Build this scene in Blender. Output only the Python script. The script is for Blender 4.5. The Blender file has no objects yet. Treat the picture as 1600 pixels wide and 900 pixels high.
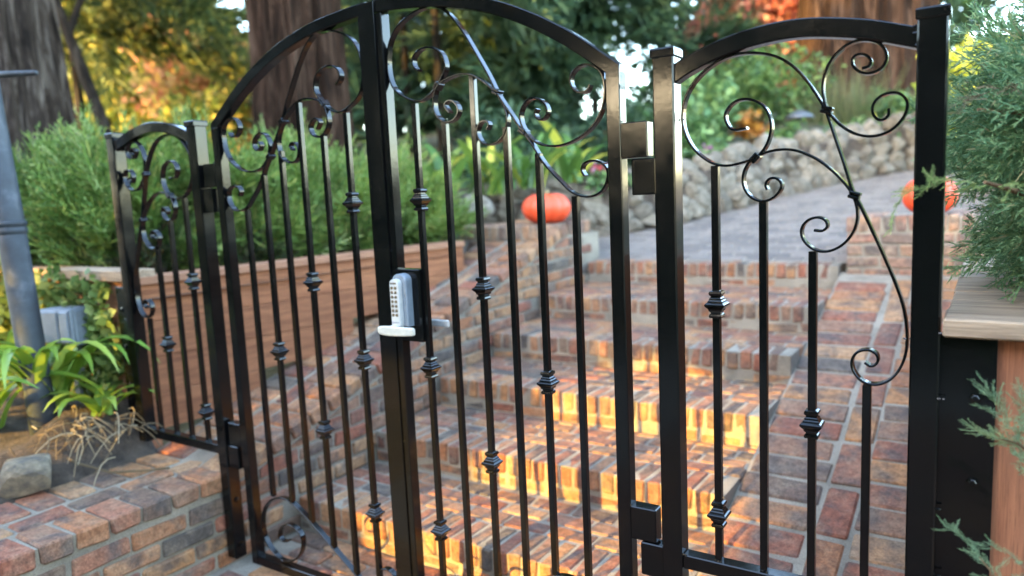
import bpy, math, random
import numpy as np
from mathutils import Matrix, Vector
random.seed(7); rng = np.random.default_rng(7)
SC = bpy.context.scene
COL = SC.collection

# ------------------------------------------------------------------ camera
cam_d = bpy.data.cameras.new('camera'); cam = bpy.data.objects.new('camera', cam_d); COL.objects.link(cam)
cam_d.sensor_width = 36.0; cam_d.lens = 36.0 * 1151.59 / 1600.0
cam_d.clip_start = 0.05; cam_d.clip_end = 600
RIGHT, FWD = (0.8386, 0.54281, -0.04583), (-0.54388, 0.82954, -0.12674)
def _orth():
    f = Vector(FWD).normalized(); r = Vector(RIGHT); r = (r - f * r.dot(f)).normalized(); return r, r.cross(f) * 1.0, f
_r, _u, _f = _orth()
cam.matrix_world = Matrix(((_r.x, _u.x, -_f.x, 1.7355), (_r.y, _u.y, -_f.y, -1.8867), (_r.z, _u.z, -_f.z, 1.6212), (0, 0, 0, 1)))
cam_d.dof.use_dof = True; cam_d.dof.focus_distance = 2.0; cam_d.dof.aperture_fstop = 1.5
SC.camera = cam

# ------------------------------------------------------------------ light
SUN_TRAVEL = Vector((0.27, 1.0, -0.26)).normalized()
sun_d = bpy.data.lights.new('sun', 'SUN'); sun = bpy.data.objects.new('sun', sun_d); COL.objects.link(sun)
sun_d.energy = 2.0; sun_d.angle = math.radians(0.5); sun_d.color = (0.56, 0.345, 0.062)
sun.rotation_euler = SUN_TRAVEL.to_track_quat('-Z', 'Y').to_euler(); sun.location = (-4, -12, 9)
W = bpy.data.worlds.new('World'); SC.world = W; W.use_nodes = True
wn = W.node_tree.nodes; wl = W.node_tree.links
sky = wn.new('ShaderNodeTexSky'); sky.sky_type = 'NISHITA'; sky.sun_disc = False
sky.sun_elevation = math.radians(14.1); sky.sun_rotation = math.radians(195.0)
bg = wn['Background']; bg.inputs[1].default_value = 0.15; wl.new(sky.outputs[0], bg.inputs[0])
SC.view_settings.view_transform = 'Standard'; SC.view_settings.look = 'None'
SC.view_settings.exposure = 4.35; SC.view_settings.gamma = 1.0; SC.view_settings.use_curve_mapping = False
SC.render.engine = 'CYCLES'
SC.cycles.max_bounces = 6; SC.cycles.diffuse_bounces = 3; SC.cycles.glossy_bounces = 3
SC.cycles.transmission_bounces = 3; SC.cycles.transparent_max_bounces = 4
SC.cycles.sample_clamp_indirect = 6.0; SC.cycles.use_denoising = True

# ------------------------------------------------------------------ materials
def new_mat(name):
    m = bpy.data.materials.new(name); m.use_nodes = True
    nt = m.node_tree; return m, nt.nodes, nt.links, nt.nodes['Principled BSDF']
def ramp(n, stops, interp='LINEAR'):
    r = n.new('ShaderNodeValToRGB'); e = r.color_ramp; e.interpolation = interp
    while len(e.elements) > 1: e.elements.remove(e.elements[-1])
    e.elements[0].position = stops[0][0]; e.elements[0].color = (*stops[0][1], 1)
    for p, c in stops[1:]:
        k = e.elements.new(p); k.color = (*c, 1)
    return r
def noise(n, l, vec, scale, detail=4, rough=0.55, dist=0.0):
    t = n.new('ShaderNodeTexNoise'); t.inputs['Scale'].default_value = scale; t.inputs['Detail'].default_value = detail
    t.inputs['Roughness'].default_value = rough; t.inputs['Distortion'].default_value = dist
    if vec is not None: l.new(vec, t.inputs['Vector'])
    return t
def mixc(n, l, fac, a, b, mode='MIX'):
    m = n.new('ShaderNodeMix'); m.data_type = 'RGBA'; m.blend_type = mode
    for s, v in ((m.inputs[0], fac), (m.inputs[6], a), (m.inputs[7], b)):
        if isinstance(v, (int, float)): s.default_value = v
        elif isinstance(v, tuple): s.default_value = (*v, 1)
        else: l.new(v, s)
    return m.outputs[2]
def bump(n, l, bsdf, h, strength=0.3, dist=0.01):
    b = n.new('ShaderNodeBump'); b.inputs['Strength'].default_value = strength; b.inputs['Distance'].default_value = dist
    l.new(h, b.inputs['Height']); l.new(b.outputs[0], bsdf.inputs['Normal'])
def obj_coord(n, l, per_object=True, scale=(1, 1, 1)):
    tc = n.new('ShaderNodeTexCoord'); mp = n.new('ShaderNodeMapping'); mp.inputs['Scale'].default_value = scale
    l.new(tc.outputs['Object'], mp.inputs['Vector'])
    if per_object:
        oi = n.new('ShaderNodeObjectInfo'); mu = n.new('ShaderNodeMath'); mu.operation = 'MULTIPLY'; mu.inputs[1].default_value = 40
        l.new(oi.outputs['Random'], mu.inputs[0]); cb = n.new('ShaderNodeCombineXYZ')
        for k in range(3): l.new(mu.outputs[0], cb.inputs[k])
        l.new(cb.outputs[0], mp.inputs['Location'])
        return mp.outputs[0], oi.outputs['Random']
    return mp.outputs[0], None

def mat_iron():
    m, n, l, b = new_mat('black gloss painted iron')
    v, _ = obj_coord(n, l)
    b.inputs['Base Color'].default_value = (0.0025, 0.0025, 0.0025, 1)
    t = noise(n, l, v, 60, 3); t2 = noise(n, l, v, 9, 3)
    rr = ramp(n, [(0.3, (0.09,) * 3), (0.7, (0.18,) * 3)]); l.new(t2.outputs['Fac'], rr.inputs[0]); l.new(rr.outputs[0], b.inputs['Roughness'])
    b.inputs['Specular IOR Level'].default_value = 0.30
    b.inputs['Coat Weight'].default_value = 0.05; b.inputs['Coat Roughness'].default_value = 0.08
    bump(n, l, b, t.outputs['Fac'], 0.05, 0.003); return m
def mat_brick(name, stops, grime=0.35, joined=False, flash=0.75, k=1.0):
    m, n, l, b = new_mat(name)
    v, rnd = obj_coord(n, l)
    if joined:
        ge = n.new('ShaderNodeNewGeometry'); rnd = ge.outputs['Random Per Island']
        ad = n.new('ShaderNodeVectorMath'); sc_ = n.new('ShaderNodeVectorMath'); sc_.operation = 'SCALE'; sc_.inputs[0].default_value = (31, 17, 23)
        l.new(rnd, sc_.inputs['Scale']); l.new(v, ad.inputs[0]); l.new(sc_.outputs[0], ad.inputs[1]); v = ad.outputs[0]
    base = ramp(n, stops, 'CONSTANT'); l.new(rnd, base.inputs[0])
    big = noise(n, l, v, 7, 3, 0.6, 0.4); f1 = ramp(n, [(0.47, (0,) * 3), (0.64, (1,) * 3)]); l.new(big.outputs['Fac'], f1.inputs[0])
    g1 = n.new('ShaderNodeMath'); g1.operation = 'MULTIPLY'; g1.inputs[1].default_value = flash; l.new(f1.outputs[0], g1.inputs[0])
    c = mixc(n, l, g1.outputs[0], base.outputs[0], (0.070, 0.060, 0.054))
    v2 = n.new('ShaderNodeVectorMath'); v2.inputs[1].default_value = (7.3, 1.1, 4.2); l.new(v, v2.inputs[0])
    mid = noise(n, l, v2.outputs[0], 11, 5, 0.65); f2 = ramp(n, [(0.45, (0,) * 3), (0.72, (grime,) * 3)]); l.new(mid.outputs['Fac'], f2.inputs[0])
    c = mixc(n, l, f2.outputs[0], c, (0.34, 0.245, 0.155))
    fine = noise(n, l, v, 120, 4, 0.7); f3 = ramp(n, [(0.3, (1 - 0.42 * k,) * 3), (0.7, (1 + 0.30 * k,) * 3)]); l.new(fine.outputs['Fac'], f3.inputs[0])
    c = mixc(n, l, 1.0, c, f3.outputs[0], 'MULTIPLY')
    pit = noise(n, l, v, 38, 3, 0.6); f4 = ramp(n, [(0.36, (1 - 0.28 * k,) * 3), (0.5, (1.0,) * 3), (0.68, (1 + 0.22 * k,) * 3)]); l.new(pit.outputs['Fac'], f4.inputs[0])
    c = mixc(n, l, 1.0, c, f4.outputs[0], 'MULTIPLY'); l.new(c, b.inputs['Base Color'])
    b.inputs['Roughness'].default_value = 0.85
    b.inputs['Specular IOR Level'].default_value = 0.3
    hm = n.new('ShaderNodeMath'); hm.operation = 'ADD'; l.new(fine.outputs['Fac'], hm.inputs[0]); l.new(mid.outputs['Fac'], hm.inputs[1]); bump(n, l, b, hm.outputs[0], 0.75, 0.006); return m
BR = [(0.0, (0.270, 0.111, 0.049)), (0.14, (0.315, 0.150, 0.064)), (0.28, (0.225, 0.079, 0.044)), (0.38, (0.306, 0.144, 0.070)),
      (0.50, (0.252, 0.105, 0.059)), (0.62, (0.216, 0.109, 0.064)), (0.72, (0.180, 0.077, 0.049)), (0.80, (0.333, 0.181, 0.090)), (0.88, (0.135, 0.082, 0.056)), (0.95, (0.086, 0.066, 0.052))]
def mat_mortar():
    m, n, l, b = new_mat('sandy lime mortar')
    v, _ = obj_coord(n, l, False)
    a = noise(n, l, v, 160, 5, 0.8); c = ramp(n, [(0.28, (0.09, 0.073, 0.055)), (0.44, (0.25, 0.206, 0.15)), (0.62, (0.32, 0.27, 0.20)), (0.75, (0.50, 0.44, 0.35))])
    l.new(a.outputs['Fac'], c.inputs[0])
    d = noise(n, l, v, 6, 3); e = ramp(n, [(0.35, (0.65,) * 3), (0.65, (1.05,) * 3)]); l.new(d.outputs['Fac'], e.inputs[0])
    l.new(mixc(n, l, 1.0, c.outputs[0], e.outputs[0], 'MULTIPLY'), b.inputs['Base Color'])
    b.inputs['Roughness'].default_value = 0.95; bump(n, l, b, a.outputs['Fac'], 0.8, 0.006); return m
def mat_wood(name, c1, c2, axis, grain=26, rough=0.75):
    m, n, l, b = new_mat(name)
    sc = [grain] * 3; sc[axis] = grain * 0.06
    v, rnd = obj_coord(n, l, True, tuple(sc))
    t = noise(n, l, v, 1.6, 6, 0.65, 0.6); c = ramp(n, [(0.30, c1), (0.68, c2)]); l.new(t.outputs['Fac'], c.inputs[0])
    t2 = noise(n, l, v, 7, 4, 0.7); dark = ramp(n, [(0.25, (0.45,) * 3), (0.5, (1.0,) * 3)]); l.new(t2.outputs['Fac'], dark.inputs[0])
    hv = n.new('ShaderNodeHueSaturation'); mr = n.new('ShaderNodeMapRange'); mr.inputs[3].default_value = 0.82; mr.inputs[4].default_value = 1.15
    l.new(rnd, mr.inputs[0]); l.new(mr.outputs[0], hv.inputs['Value']); l.new(mixc(n, l, 0.8, c.outputs[0], dark.outputs[0], 'MULTIPLY'), hv.inputs['Color'])
    l.new(hv.outputs[0], b.inputs['Base Color']); b.inputs['Roughness'].default_value = rough; b.inputs['Specular IOR Level'].default_value = 0.25
    bump(n, l, b, t2.outputs['Fac'], 0.35, 0.004); return m
def mat_leaf(name, stops, trans=0.35, rough=0.5, spec=0.3, per_leaf=False):
    m, n, l, b = new_mat(name)
    g = n.new('ShaderNodeNewGeometry'); c = ramp(n, stops); v, rnd = obj_coord(n, l, per_leaf); l.new(rnd if per_leaf else g.outputs['Random Per Island'], c.inputs[0]); t = noise(n, l, v, 2.2, 3); f = ramp(n, [(0.3, (0.72,) * 3), (0.7, (1.22,) * 3)]); l.new(t.outputs['Fac'], f.inputs[0])
    col = mixc(n, l, 1.0, c.outputs[0], f.outputs[0], 'MULTIPLY')
    l.new(col, b.inputs['Base Color']); b.inputs['Roughness'].default_value = rough; b.inputs['Specular IOR Level'].default_value = spec
    if trans:
        tr = n.new('ShaderNodeBsdfTranslucent'); l.new(col, tr.inputs[0]); mx = n.new('ShaderNodeMixShader'); mx.inputs[0].default_value = trans
        l.new(b.outputs[0], mx.inputs[1]); l.new(tr.outputs[0], mx.inputs[2]); l.new(mx.outputs[0], n['Material Output'].inputs[0])
    return m
def mat_bark(name, c1, c2, c3):
    m, n, l, b = new_mat(name)
    v, _ = obj_coord(n, l, True, (9, 9, 1.3)); t = noise(n, l, v, 1.0, 7, 0.7, 0.9)
    c = ramp(n, [(0.34, c1), (0.5, c2), (0.66, c3)]); l.new(t.outputs['Fac'], c.inputs[0]); l.new(c.outputs[0], b.inputs['Base Color'])
    b.inputs['Roughness'].default_value = 0.95; b.inputs['Specular IOR Level'].default_value = 0.1
    v2, _ = obj_coord(n, l, True, (30, 30, 2)); t2 = noise(n, l, v2, 1.0, 4, 0.7); bump(n, l, b, t2.outputs['Fac'], 0.9, 0.03); return m
def mat_noise(name, stops, scale, rough=0.9, bmp=0.5, bscale=60, bd=0.01, per=True, metal=0.0):
    m, n, l, b = new_mat(name)
    v, rnd = obj_coord(n, l, per); t = noise(n, l, v, scale, 6, 0.65); c = ramp(n, stops); l.new(t.outputs['Fac'], c.inputs[0])
    col = c.outputs[0]
    if per:
        hv = n.new('ShaderNodeHueSaturation'); mr = n.new('ShaderNodeMapRange'); mr.inputs[3].default_value = 0.7; mr.inputs[4].default_value = 1.25
        l.new(rnd, mr.inputs[0]); l.new(mr.outputs[0], hv.inputs['Value']); l.new(col, hv.inputs['Color']); col = hv.outputs[0]
    l.new(col, b.inputs['Base Color']); b.inputs['Roughness'].default_value = rough; b.inputs['Metallic'].default_value = metal
    t2 = noise(n, l, v, bscale, 4, 0.7); bump(n, l, b, t2.outputs['Fac'], bmp, bd); return m
def mat_plain(name, col, rough=0.5, metal=0.0, spec=0.5):
    m, n, l, b = new_mat(name)
    v, _ = obj_coord(n, l); t = noise(n, l, v, 35, 4); f = ramp(n, [(0.3, tuple(c * 0.85 for c in col)), (0.7, tuple(min(1, c * 1.1) for c in col))])
    l.new(t.outputs['Fac'], f.inputs[0]); l.new(f.outputs[0], b.inputs['Base Color'])
    b.inputs['Roughness'].default_value = rough; b.inputs['Metallic'].default_value = metal; b.inputs['Specular IOR Level'].default_value = spec
    return m
M_IRON = mat_iron()
M_BRICK = mat_brick('weathered clinker brick', BR)
M_BRICK2 = mat_brick('old dusty clinker brick', [(p, tuple(0.75 * a + 0.25 * g for a, g in zip(c, (0.30, 0.22, 0.17)))) for p, c in BR], 0.55)
M_BRICKJ = mat_brick('weathered clinker brick, joined rows', BR, 0.35, True)
M_PAVER0 = mat_noise('grey brick paving', [(0.3, (0.15, 0.13, 0.112)), (0.5, (0.205, 0.18, 0.155)), (0.7, (0.26, 0.22, 0.185))], 5, 0.9, 0.5, 80, 0.005, False)
M_PAVER = mat_brick('grey brick paving by piece', [(0.0, (0.135, 0.112, 0.096)), (0.3, (0.165, 0.138, 0.118)), (0.55, (0.12, 0.102, 0.09)), (0.75, (0.19, 0.155, 0.13))], 0.15, True, 0.25, 0.3)
M_MORTAR = mat_mortar()
M_WOODX = mat_wood('redwood board along x', (0.22, 0.085, 0.045), (0.40, 0.19, 0.10), 0)
M_WOODY = mat_wood('redwood board along y', (0.14, 0.046, 0.019), (0.30, 0.118, 0.050), 1)
M_WOODZ = mat_wood('redwood post upright', (0.15, 0.055, 0.028), (0.31, 0.125, 0.06), 2)
M_CAP = mat_wood('weathered redwood cap', (0.16, 0.105, 0.066), (0.38, 0.27, 0.175), 0, 30)
M_CAPY = mat_wood('pale redwood cap rail', (0.24, 0.105, 0.058), (0.38, 0.19, 0.105), 1, 22)
M_SOIL = mat_noise('dark planting soil', [(0.3, (0.030, 0.022, 0.016)), (0.55, (0.075, 0.055, 0.04)), (0.75, (0.15, 0.11, 0.08))], 14, 1.0, 1.0, 50, 0.03, False)
M_MULCH = mat_noise('leaf mulch ground', [(0.3, (0.035, 0.035, 0.018)), (0.5, (0.08, 0.075, 0.035)), (0.7, (0.15, 0.11, 0.06))], 3, 1.0, 1.0, 20, 0.05, False)
M_STONE = mat_noise('pale fieldstone', [(0.3, (0.06, 0.05, 0.036)), (0.5, (0.13, 0.108, 0.078)), (0.7, (0.225, 0.19, 0.145))], 6, 0.9, 0.6, 40, 0.01)
M_ROCK = mat_noise('tan and grey rock', [(0.3, (0.07, 0.065, 0.06)), (0.5, (0.16, 0.13, 0.09)), (0.7, (0.30, 0.24, 0.16))], 5, 0.9, 0.8, 40, 0.012)
M_PIPE = mat_noise('dull blue grey steel pipe', [(0.3, (0.016, 0.021, 0.027)), (0.55, (0.027, 0.035, 0.045)), (0.8, (0.09, 0.10, 0.115))], 9, 0.6, 0.15, 60, 0.003, True, 0.0)
M_BOX = mat_noise('dusty grey plastic', [(0.3, (0.15, 0.17, 0.20)), (0.6, (0.21, 0.235, 0.265)), (0.8, (0.30, 0.32, 0.34))], 12, 0.6, 0.2, 60, 0.003)
M_PUMP = mat_plain('orange pumpkin skin', (0.72, 0.072, 0.018), 0.5)
M_STEM = mat_plain('dry pumpkin stem', (0.28, 0.22, 0.10), 0.9)
M_STRAW = mat_leaf('dry straw stalks', [(0, (0.09, 0.06, 0.03)), (0.5, (0.19, 0.14, 0.08)), (1, (0.34, 0.28, 0.18))], 0.1, 0.8)
M_JUNI = mat_leaf('bluish green juniper', [(0, (0.075, 0.16, 0.068)), (0.5, (0.13, 0.235, 0.10)), (0.9, (0.21, 0.31, 0.13)), (1, (0.34, 0.28, 0.14))], 0.25, 0.6)
M_JTIP = mat_leaf('fresh juniper tips', [(0, (0.14, 0.24, 0.07)), (0.6, (0.25, 0.34, 0.10)), (1, (0.42, 0.42, 0.18))], 0.3, 0.6)
M_JPALE = mat_leaf('pale juniper tips', [(0, (0.11, 0.19, 0.10)), (0.6, (0.19, 0.29, 0.15)), (1, (0.30, 0.38, 0.20))], 0.3, 0.6)
M_JHEDGE = mat_leaf('green juniper hedge', [(0, (0.065, 0.13, 0.024)), (0.5, (0.125, 0.205, 0.038)), (0.88, (0.20, 0.265, 0.055)), (1, (0.34, 0.30, 0.08))], 0.18, 0.6)
M_JINNER = mat_leaf('shaded juniper inside', [(0, (0.020, 0.035, 0.012)), (0.6, (0.045, 0.065, 0.022)), (1, (0.11, 0.075, 0.035))], 0.1, 0.8)  # inner shade is put into the dark greens; the brown end is dry foliage
M_STRAP = mat_leaf('strap leaf green', [(0, (0.13, 0.24, 0.03)), (0.5, (0.20, 0.32, 0.045)), (1, (0.32, 0.40, 0.07))], 0.4, 0.35, 0.5, True)
M_CLIVIA = mat_leaf('glossy yellow green leaf', [(0, (0.05, 0.12, 0.025)), (0.5, (0.11, 0.20, 0.035)), (0.78, (0.26, 0.33, 0.05)), (0.92, (0.55, 0.52, 0.07)), (1, (0.65, 0.58, 0.09))], 0.4, 0.35, 0.5, True)
M_IVY = mat_leaf('ivy leaves', [(0, (0.07, 0.12, 0.03)), (0.5, (0.14, 0.20, 0.05)), (1, (0.26, 0.28, 0.08))], 0.4, 0.5)
M_GREEN = mat_leaf('garden greenery', [(0, (0.035, 0.080, 0.025)), (0.5, (0.075, 0.145, 0.04)), (1, (0.15, 0.22, 0.06))], 0.35)
M_GREEN2 = mat_leaf('bright garden greenery', [(0, (0.05, 0.11, 0.04)), (0.5, (0.085, 0.17, 0.055)), (1, (0.19, 0.27, 0.085))], 0.25)
M_DARK = mat_leaf('dark conifer needles', [(0, (0.018, 0.042, 0.022)), (0.6, (0.035, 0.075, 0.035)), (1, (0.075, 0.12, 0.045))], 0.2, 0.6)
M_SHADE = mat_leaf('dull dark shade tree leaves', [(0, (0.025, 0.045, 0.02)), (0.6, (0.045, 0.075, 0.03)), (1, (0.07, 0.10, 0.04))], 0.0, 0.7, 0.15)  # for the added trees that block the sun and the bright horizon
M_DARKY = mat_leaf('olive conifer needles', [(0, (0.035, 0.060, 0.018)), (0.6, (0.095, 0.125, 0.030)), (1, (0.32, 0.30, 0.06))], 0.3, 0.6)
M_YELLOW = mat_leaf('yellow autumn leaves', [(0, (0.07, 0.12, 0.025)), (0.5, (0.17, 0.21, 0.04)), (0.75, (0.46, 0.42, 0.08)), (1, (0.66, 0.52, 0.14))], 0.45)
M_ORANGE = mat_leaf('orange autumn leaves', [(0, (0.16, 0.18, 0.05)), (0.35, (0.45, 0.36, 0.11)), (0.65, (0.58, 0.26, 0.13)), (0.85, (0.55, 0.22, 0.12)), (1, (0.60, 0.45, 0.18))], 0.45)
M_RED = mat_leaf('red maple leaves', [(0, (0.34, 0.08, 0.06)), (0.5, (0.50, 0.17, 0.11)), (1, (0.55, 0.32, 0.18))], 0.4)
M_LIME = mat_leaf('lime shrub leaves', [(0, (0.22, 0.30, 0.04)), (0.6, (0.38, 0.45, 0.06)), (1, (0.5, 0.5, 0.1))], 0.45)
M_GRASS = mat_leaf('tan ornamental grass', [(0, (0.06, 0.09, 0.035)), (0.6, (0.11, 0.125, 0.05)), (1, (0.20, 0.17, 0.08))], 0.35)
M_FLOWR = mat_leaf('red and pink petals', [(0, (0.55, 0.04, 0.05)), (0.6, (0.65, 0.18, 0.25)), (1, (0.6, 0.45, 0.6))], 0.3)
M_FLOWO = mat_leaf('orange petals', [(0, (0.26, 0.09, 0.015)), (1, (0.34, 0.17, 0.03))], 0.3)
M_FLOWP = mat_leaf('pink petals', [(0, (0.6, 0.12, 0.45)), (1, (0.7, 0.3, 0.6))], 0.3)
M_BARK = mat_bark('redwood bark', (0.006, 0.0035, 0.0022), (0.024, 0.0125, 0.0075), (0.085, 0.050, 0.033))
M_BARKG = mat_bark('grey weathered redwood bark', (0.006, 0.0045, 0.0035), (0.034, 0.024, 0.018), (0.14, 0.112, 0.09))
M_BARKT = mat_bark('plain brown bark', (0.01, 0.008, 0.006), (0.022, 0.017, 0.013), (0.05, 0.04, 0.03))
M_TWIG = mat_bark('juniper twig', (0.06, 0.035, 0.02), (0.15, 0.09, 0.05), (0.28, 0.18, 0.1))
M_LOCKG = mat_plain('satin silver keypad', (0.42, 0.42, 0.40), 0.38, 0.1)
M_LOCKB = mat_plain('blue grey lock body', (0.16, 0.19, 0.22), 0.4, 0.1)
M_LEVER = mat_plain('pale cast lever', (0.44, 0.43, 0.37), 0.4, 0.1)
M_BRASS = mat_plain('dark brass push button', (0.12, 0.085, 0.04), 0.4, 0.3)
M_LAMP = mat_plain('weathered bronze lamp', (0.10, 0.11, 0.12), 0.5, 0.5)

# ------------------------------------------------------------------ object helpers
WM = {}
def put(o, world, parent=None):
    COL.objects.link(o)
    if parent is not None:
        o.parent = parent; o.matrix_parent_inverse = WM[parent.name].inverted()
    o.matrix_basis = world; WM[o.name] = world.copy(); return o
def tag(o, label=None, cat=None, group=None, kind=None):
    for k, v in (('label', label), ('category', cat), ('group', group), ('kind', kind)):
        if v: o[k] = v
    return o
def thing(name, loc, label, cat, group=None):
    o = bpy.data.objects.new(name, None); o.empty_display_size = 0.1
    put(o, Matrix.Translation(Vector(loc))); return tag(o, label, cat, group)
def inst(name, me, world, parent=None):
    return put(bpy.data.objects.new(name, me), world, parent)
class G:
    """collects faces, then links them as one mesh object"""
    def __init__(s): s.v = []; s.f = []
    def add(s, v, f):
        k = len(s.v); s.v += [tuple(p) for p in v]; s.f += [tuple(i + k for i in q) for q in f]; return s
    def box(s, x0, x1, y0, y1, z0, z1, c=0.0):
        x0, x1 = min(x0, x1), max(x0, x1)
        v, f = chamfer_box(x0, x1, y0, y1, z0, z1, c); return s.add(v, f)
    def sweep(s, P, Ns, Bs, sec, cap=True):
        """cross-section sec [(n,b)] along P with frame vectors Ns, Bs"""
        m = len(sec); k = len(s.v)
        for p, n_, b_ in zip(P, Ns, Bs):
            for a, c in sec: s.v.append(tuple(p[i] + n_[i] * a + b_[i] * c for i in range(3)))
        for i in range(len(P) - 1):
            for j in range(m):
                j2 = (j + 1) % m; s.f.append((k + i * m + j, k + i * m + j2, k + (i + 1) * m + j2, k + (i + 1) * m + j))
        if cap: s.f.append(tuple(k + j for j in range(m))[::-1]); s.f.append(tuple(k + (len(P) - 1) * m + j for j in range(m)))
        return s
    def xz(s, path, sec):
        """flat path in the gate plane [(x,z)], section [(normal offset, y)]"""
        P = [(x, 0.0, z) for x, z in path]; Ns = []
        for i in range(len(P)):
            a = P[max(0, i - 1)]; b = P[min(len(P) - 1, i + 1)]; dx, dz = b[0] - a[0], b[2] - a[2]; L = math.hypot(dx, dz) or 1
            Ns.append((-dz / L, 0, dx / L))
        return s.sweep(P, Ns, [(0, 1, 0)] * len(P), sec)
    def tube(s, path, radii, seg=8):
        P = [Vector(p) for p in path]; ref = Vector((0.31, 0.17, 0.93)); k0 = []
        if not hasattr(radii, '__len__'): radii = [radii] * len(P)
        m = seg; k = len(s.v)
        for i, p in enumerate(P):
            t = (P[min(len(P) - 1, i + 1)] - P[max(0, i - 1)]).normalized()
            a = t.cross(ref); a = a.normalized() if a.length > 1e-4 else t.orthogonal().normalized(); b = t.cross(a)
            for j in range(m):
                w = 2 * math.pi * j / m; s.v.append(tuple(p + (a * math.cos(w) + b * math.sin(w)) * radii[i]))
        for i in range(len(P) - 1):
            for j in range(m):
                j2 = (j + 1) % m; s.f.append((k + i * m + j, k + i * m + j2, k + (i + 1) * m + j2, k + (i + 1) * m + j))
        s.f.append(tuple(k + j for j in range(m))[::-1]); s.f.append(tuple(k + (len(P) - 1) * m + j for j in range(m))); return s
    def lathe(s, cx, cy, prof, seg=16, start=0.0, cap=True, sx=1.0, sy=1.0):
        k = len(s.v)
        for r, z in prof:
            for j in range(seg):
                w = start + 2 * math.pi * j / seg; s.v.append((cx + r * math.cos(w) * sx, cy + r * math.sin(w) * sy, z))
        for i in range(len(prof) - 1):
            for j in range(seg):
                j2 = (j + 1) % seg; s.f.append((k + i * seg + j, k + i * seg + j2, k + (i + 1) * seg + j2, k + (i + 1) * seg + j))
        if cap: s.f.append(tuple(k + j for j in range(seg))[::-1]); s.f.append(tuple(k + (len(prof) - 1) * seg + j for j in range(seg)))
        return s
    def prism(s, poly, axis, a0, a1):
        """polygon of (u,w) pairs extruded along axis: x -> (a,u,w), y -> (u,a,w), z -> (u,w,a)"""
        mk = {'x': lambda u, w, a: (a, u, w), 'y': lambda u, w, a: (u, a, w), 'z': lambda u, w, a: (u, w, a)}[axis]
        m = len(poly); v = [mk(u, w, a0) for u, w in poly] + [mk(u, w, a1) for u, w in poly]
        f = [tuple(range(m))[::-1], tuple(range(m, 2 * m))] + [(j, (j + 1) % m, m + (j + 1) % m, m + j) for j in range(m)]
        return s.add(v, f)
    def mesh(s, name, mat, smooth=False, origin=(0, 0, 0)):
        me = bpy.data.meshes.new(name); ox, oy, oz = origin
        me.from_pydata([(x - ox, y - oy, z - oz) for x, y, z in s.v], [], s.f); me.materials.append(mat)
        if smooth: me.shade_smooth() if hasattr(me, 'shade_smooth') else None
        return me
    def obj(s, name, mat, parent=None, smooth=False):
        a = np.array(s.v); c = (a.min(0) + a.max(0)) / 2
        return inst(name, s.mesh(name, mat, smooth, c), Matrix.Translation(Vector(c)), parent)
def chamfer_box(x0, x1, y0, y1, z0, z1, c=0.0, jit=0.0, r=None):
    if c <= 0:
        v = [(x, y, z) for x in (x0, x1) for y in (y0, y1) for z in (z0, z1)]
        return v, [(0, 1, 3, 2), (4, 6, 7, 5), (0, 4, 5, 1), (2, 3, 7, 6), (0, 2, 6, 4), (1, 5, 7, 3)]
    v = []; idx = {}; lo = (x0, y0, z0); hi = (x1, y1, z1)
    for k in range(8):
        s = (k & 1, (k >> 1) & 1, (k >> 2) & 1)
        cc = c * (1 if r is None else r.uniform(0.6, 1.7)); jj = [0, 0, 0] if r is None else [r.uniform(-jit, jit) for _ in range(3)]
        for ax in range(3):
            p = [(hi if s[i] else lo)[i] + (0 if i == ax else (-cc if s[i] else cc)) + jj[i] for i in range(3)]
            idx[(k, ax)] = len(v); v.append(tuple(p))
    f = []
    for ax in range(3):
        o = [i for i in range(3) if i != ax]
        for side in (0, 1):
            ks = [(side << ax) | (a << o[0]) | (b << o[1]) for a, b in ((0, 0), (1, 0), (1, 1), (0, 1))]
            q = tuple(idx[(k, ax)] for k in ks); f.append(q if (side == 1) != (ax == 1) else q[::-1])
    for ax in range(3):
        o = [i for i in range(3) if i != ax]
        for a in (0, 1):
            for b in (0, 1):
                k0 = (a << o[0]) | (b << o[1]); k1 = k0 | (1 << ax)
                f.append((idx[(k0, o[0])], idx[(k1, o[0])], idx[(k1, o[1])], idx[(k0, o[1])]))
    for k in range(8): f.append((idx[(k, 0)], idx[(k, 1)], idx[(k, 2)]))
    return v, f
def catmull(pts, n=4):
    P = [np.array(p, float) for p in pts]; P = [2 * P[0] - P[1]] + P + [2 * P[-1] - P[-2]]; out = []
    for i in range(1, len(P) - 2):
        for t in np.linspace(0, 1, n, endpoint=False):
            a, b, c, d = P[i - 1], P[i], P[i + 1], P[i + 2]
            out.append(tuple(0.5 * (2 * b + (c - a) * t + (2 * a - 5 * b + 4 * c - d) * t * t + (3 * b - a - 3 * c + d) * t ** 3)))
    out.append(tuple(P[-2])); return out
def smooth_path(pts, it=2):
    P = [np.array(p, float) for p in pts]
    for _ in range(it): P = [P[0]] + [(P[i - 1] + 2 * P[i] + P[i + 1]) / 4 for i in range(1, len(P) - 1)] + [P[-1]]
    return P
def quad_mesh(name, V, mat):
    """V: (N,4,3) quads -> one mesh of loose faces"""
    V = np.ascontiguousarray(V, np.float32); n = len(V); me = bpy.data.meshes.new(name)
    me.vertices.add(4 * n); me.vertices.foreach_set('co', V.reshape(-1))
    me.loops.add(4 * n); me.loops.foreach_set('vertex_index', np.arange(4 * n, dtype=np.int32))
    me.polygons.add(n); me.polygons.foreach_set('loop_start', np.arange(0, 4 * n, 4, dtype=np.int32))
    me.update(calc_edges=True); me.materials.append(mat); return me
def quad_obj(name, V, mat, parent=None):
    c = V.reshape(-1, 3).mean(0); return inst(name, quad_mesh(name, V - c, mat), Matrix.Translation(Vector(c.tolist())), parent)
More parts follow.
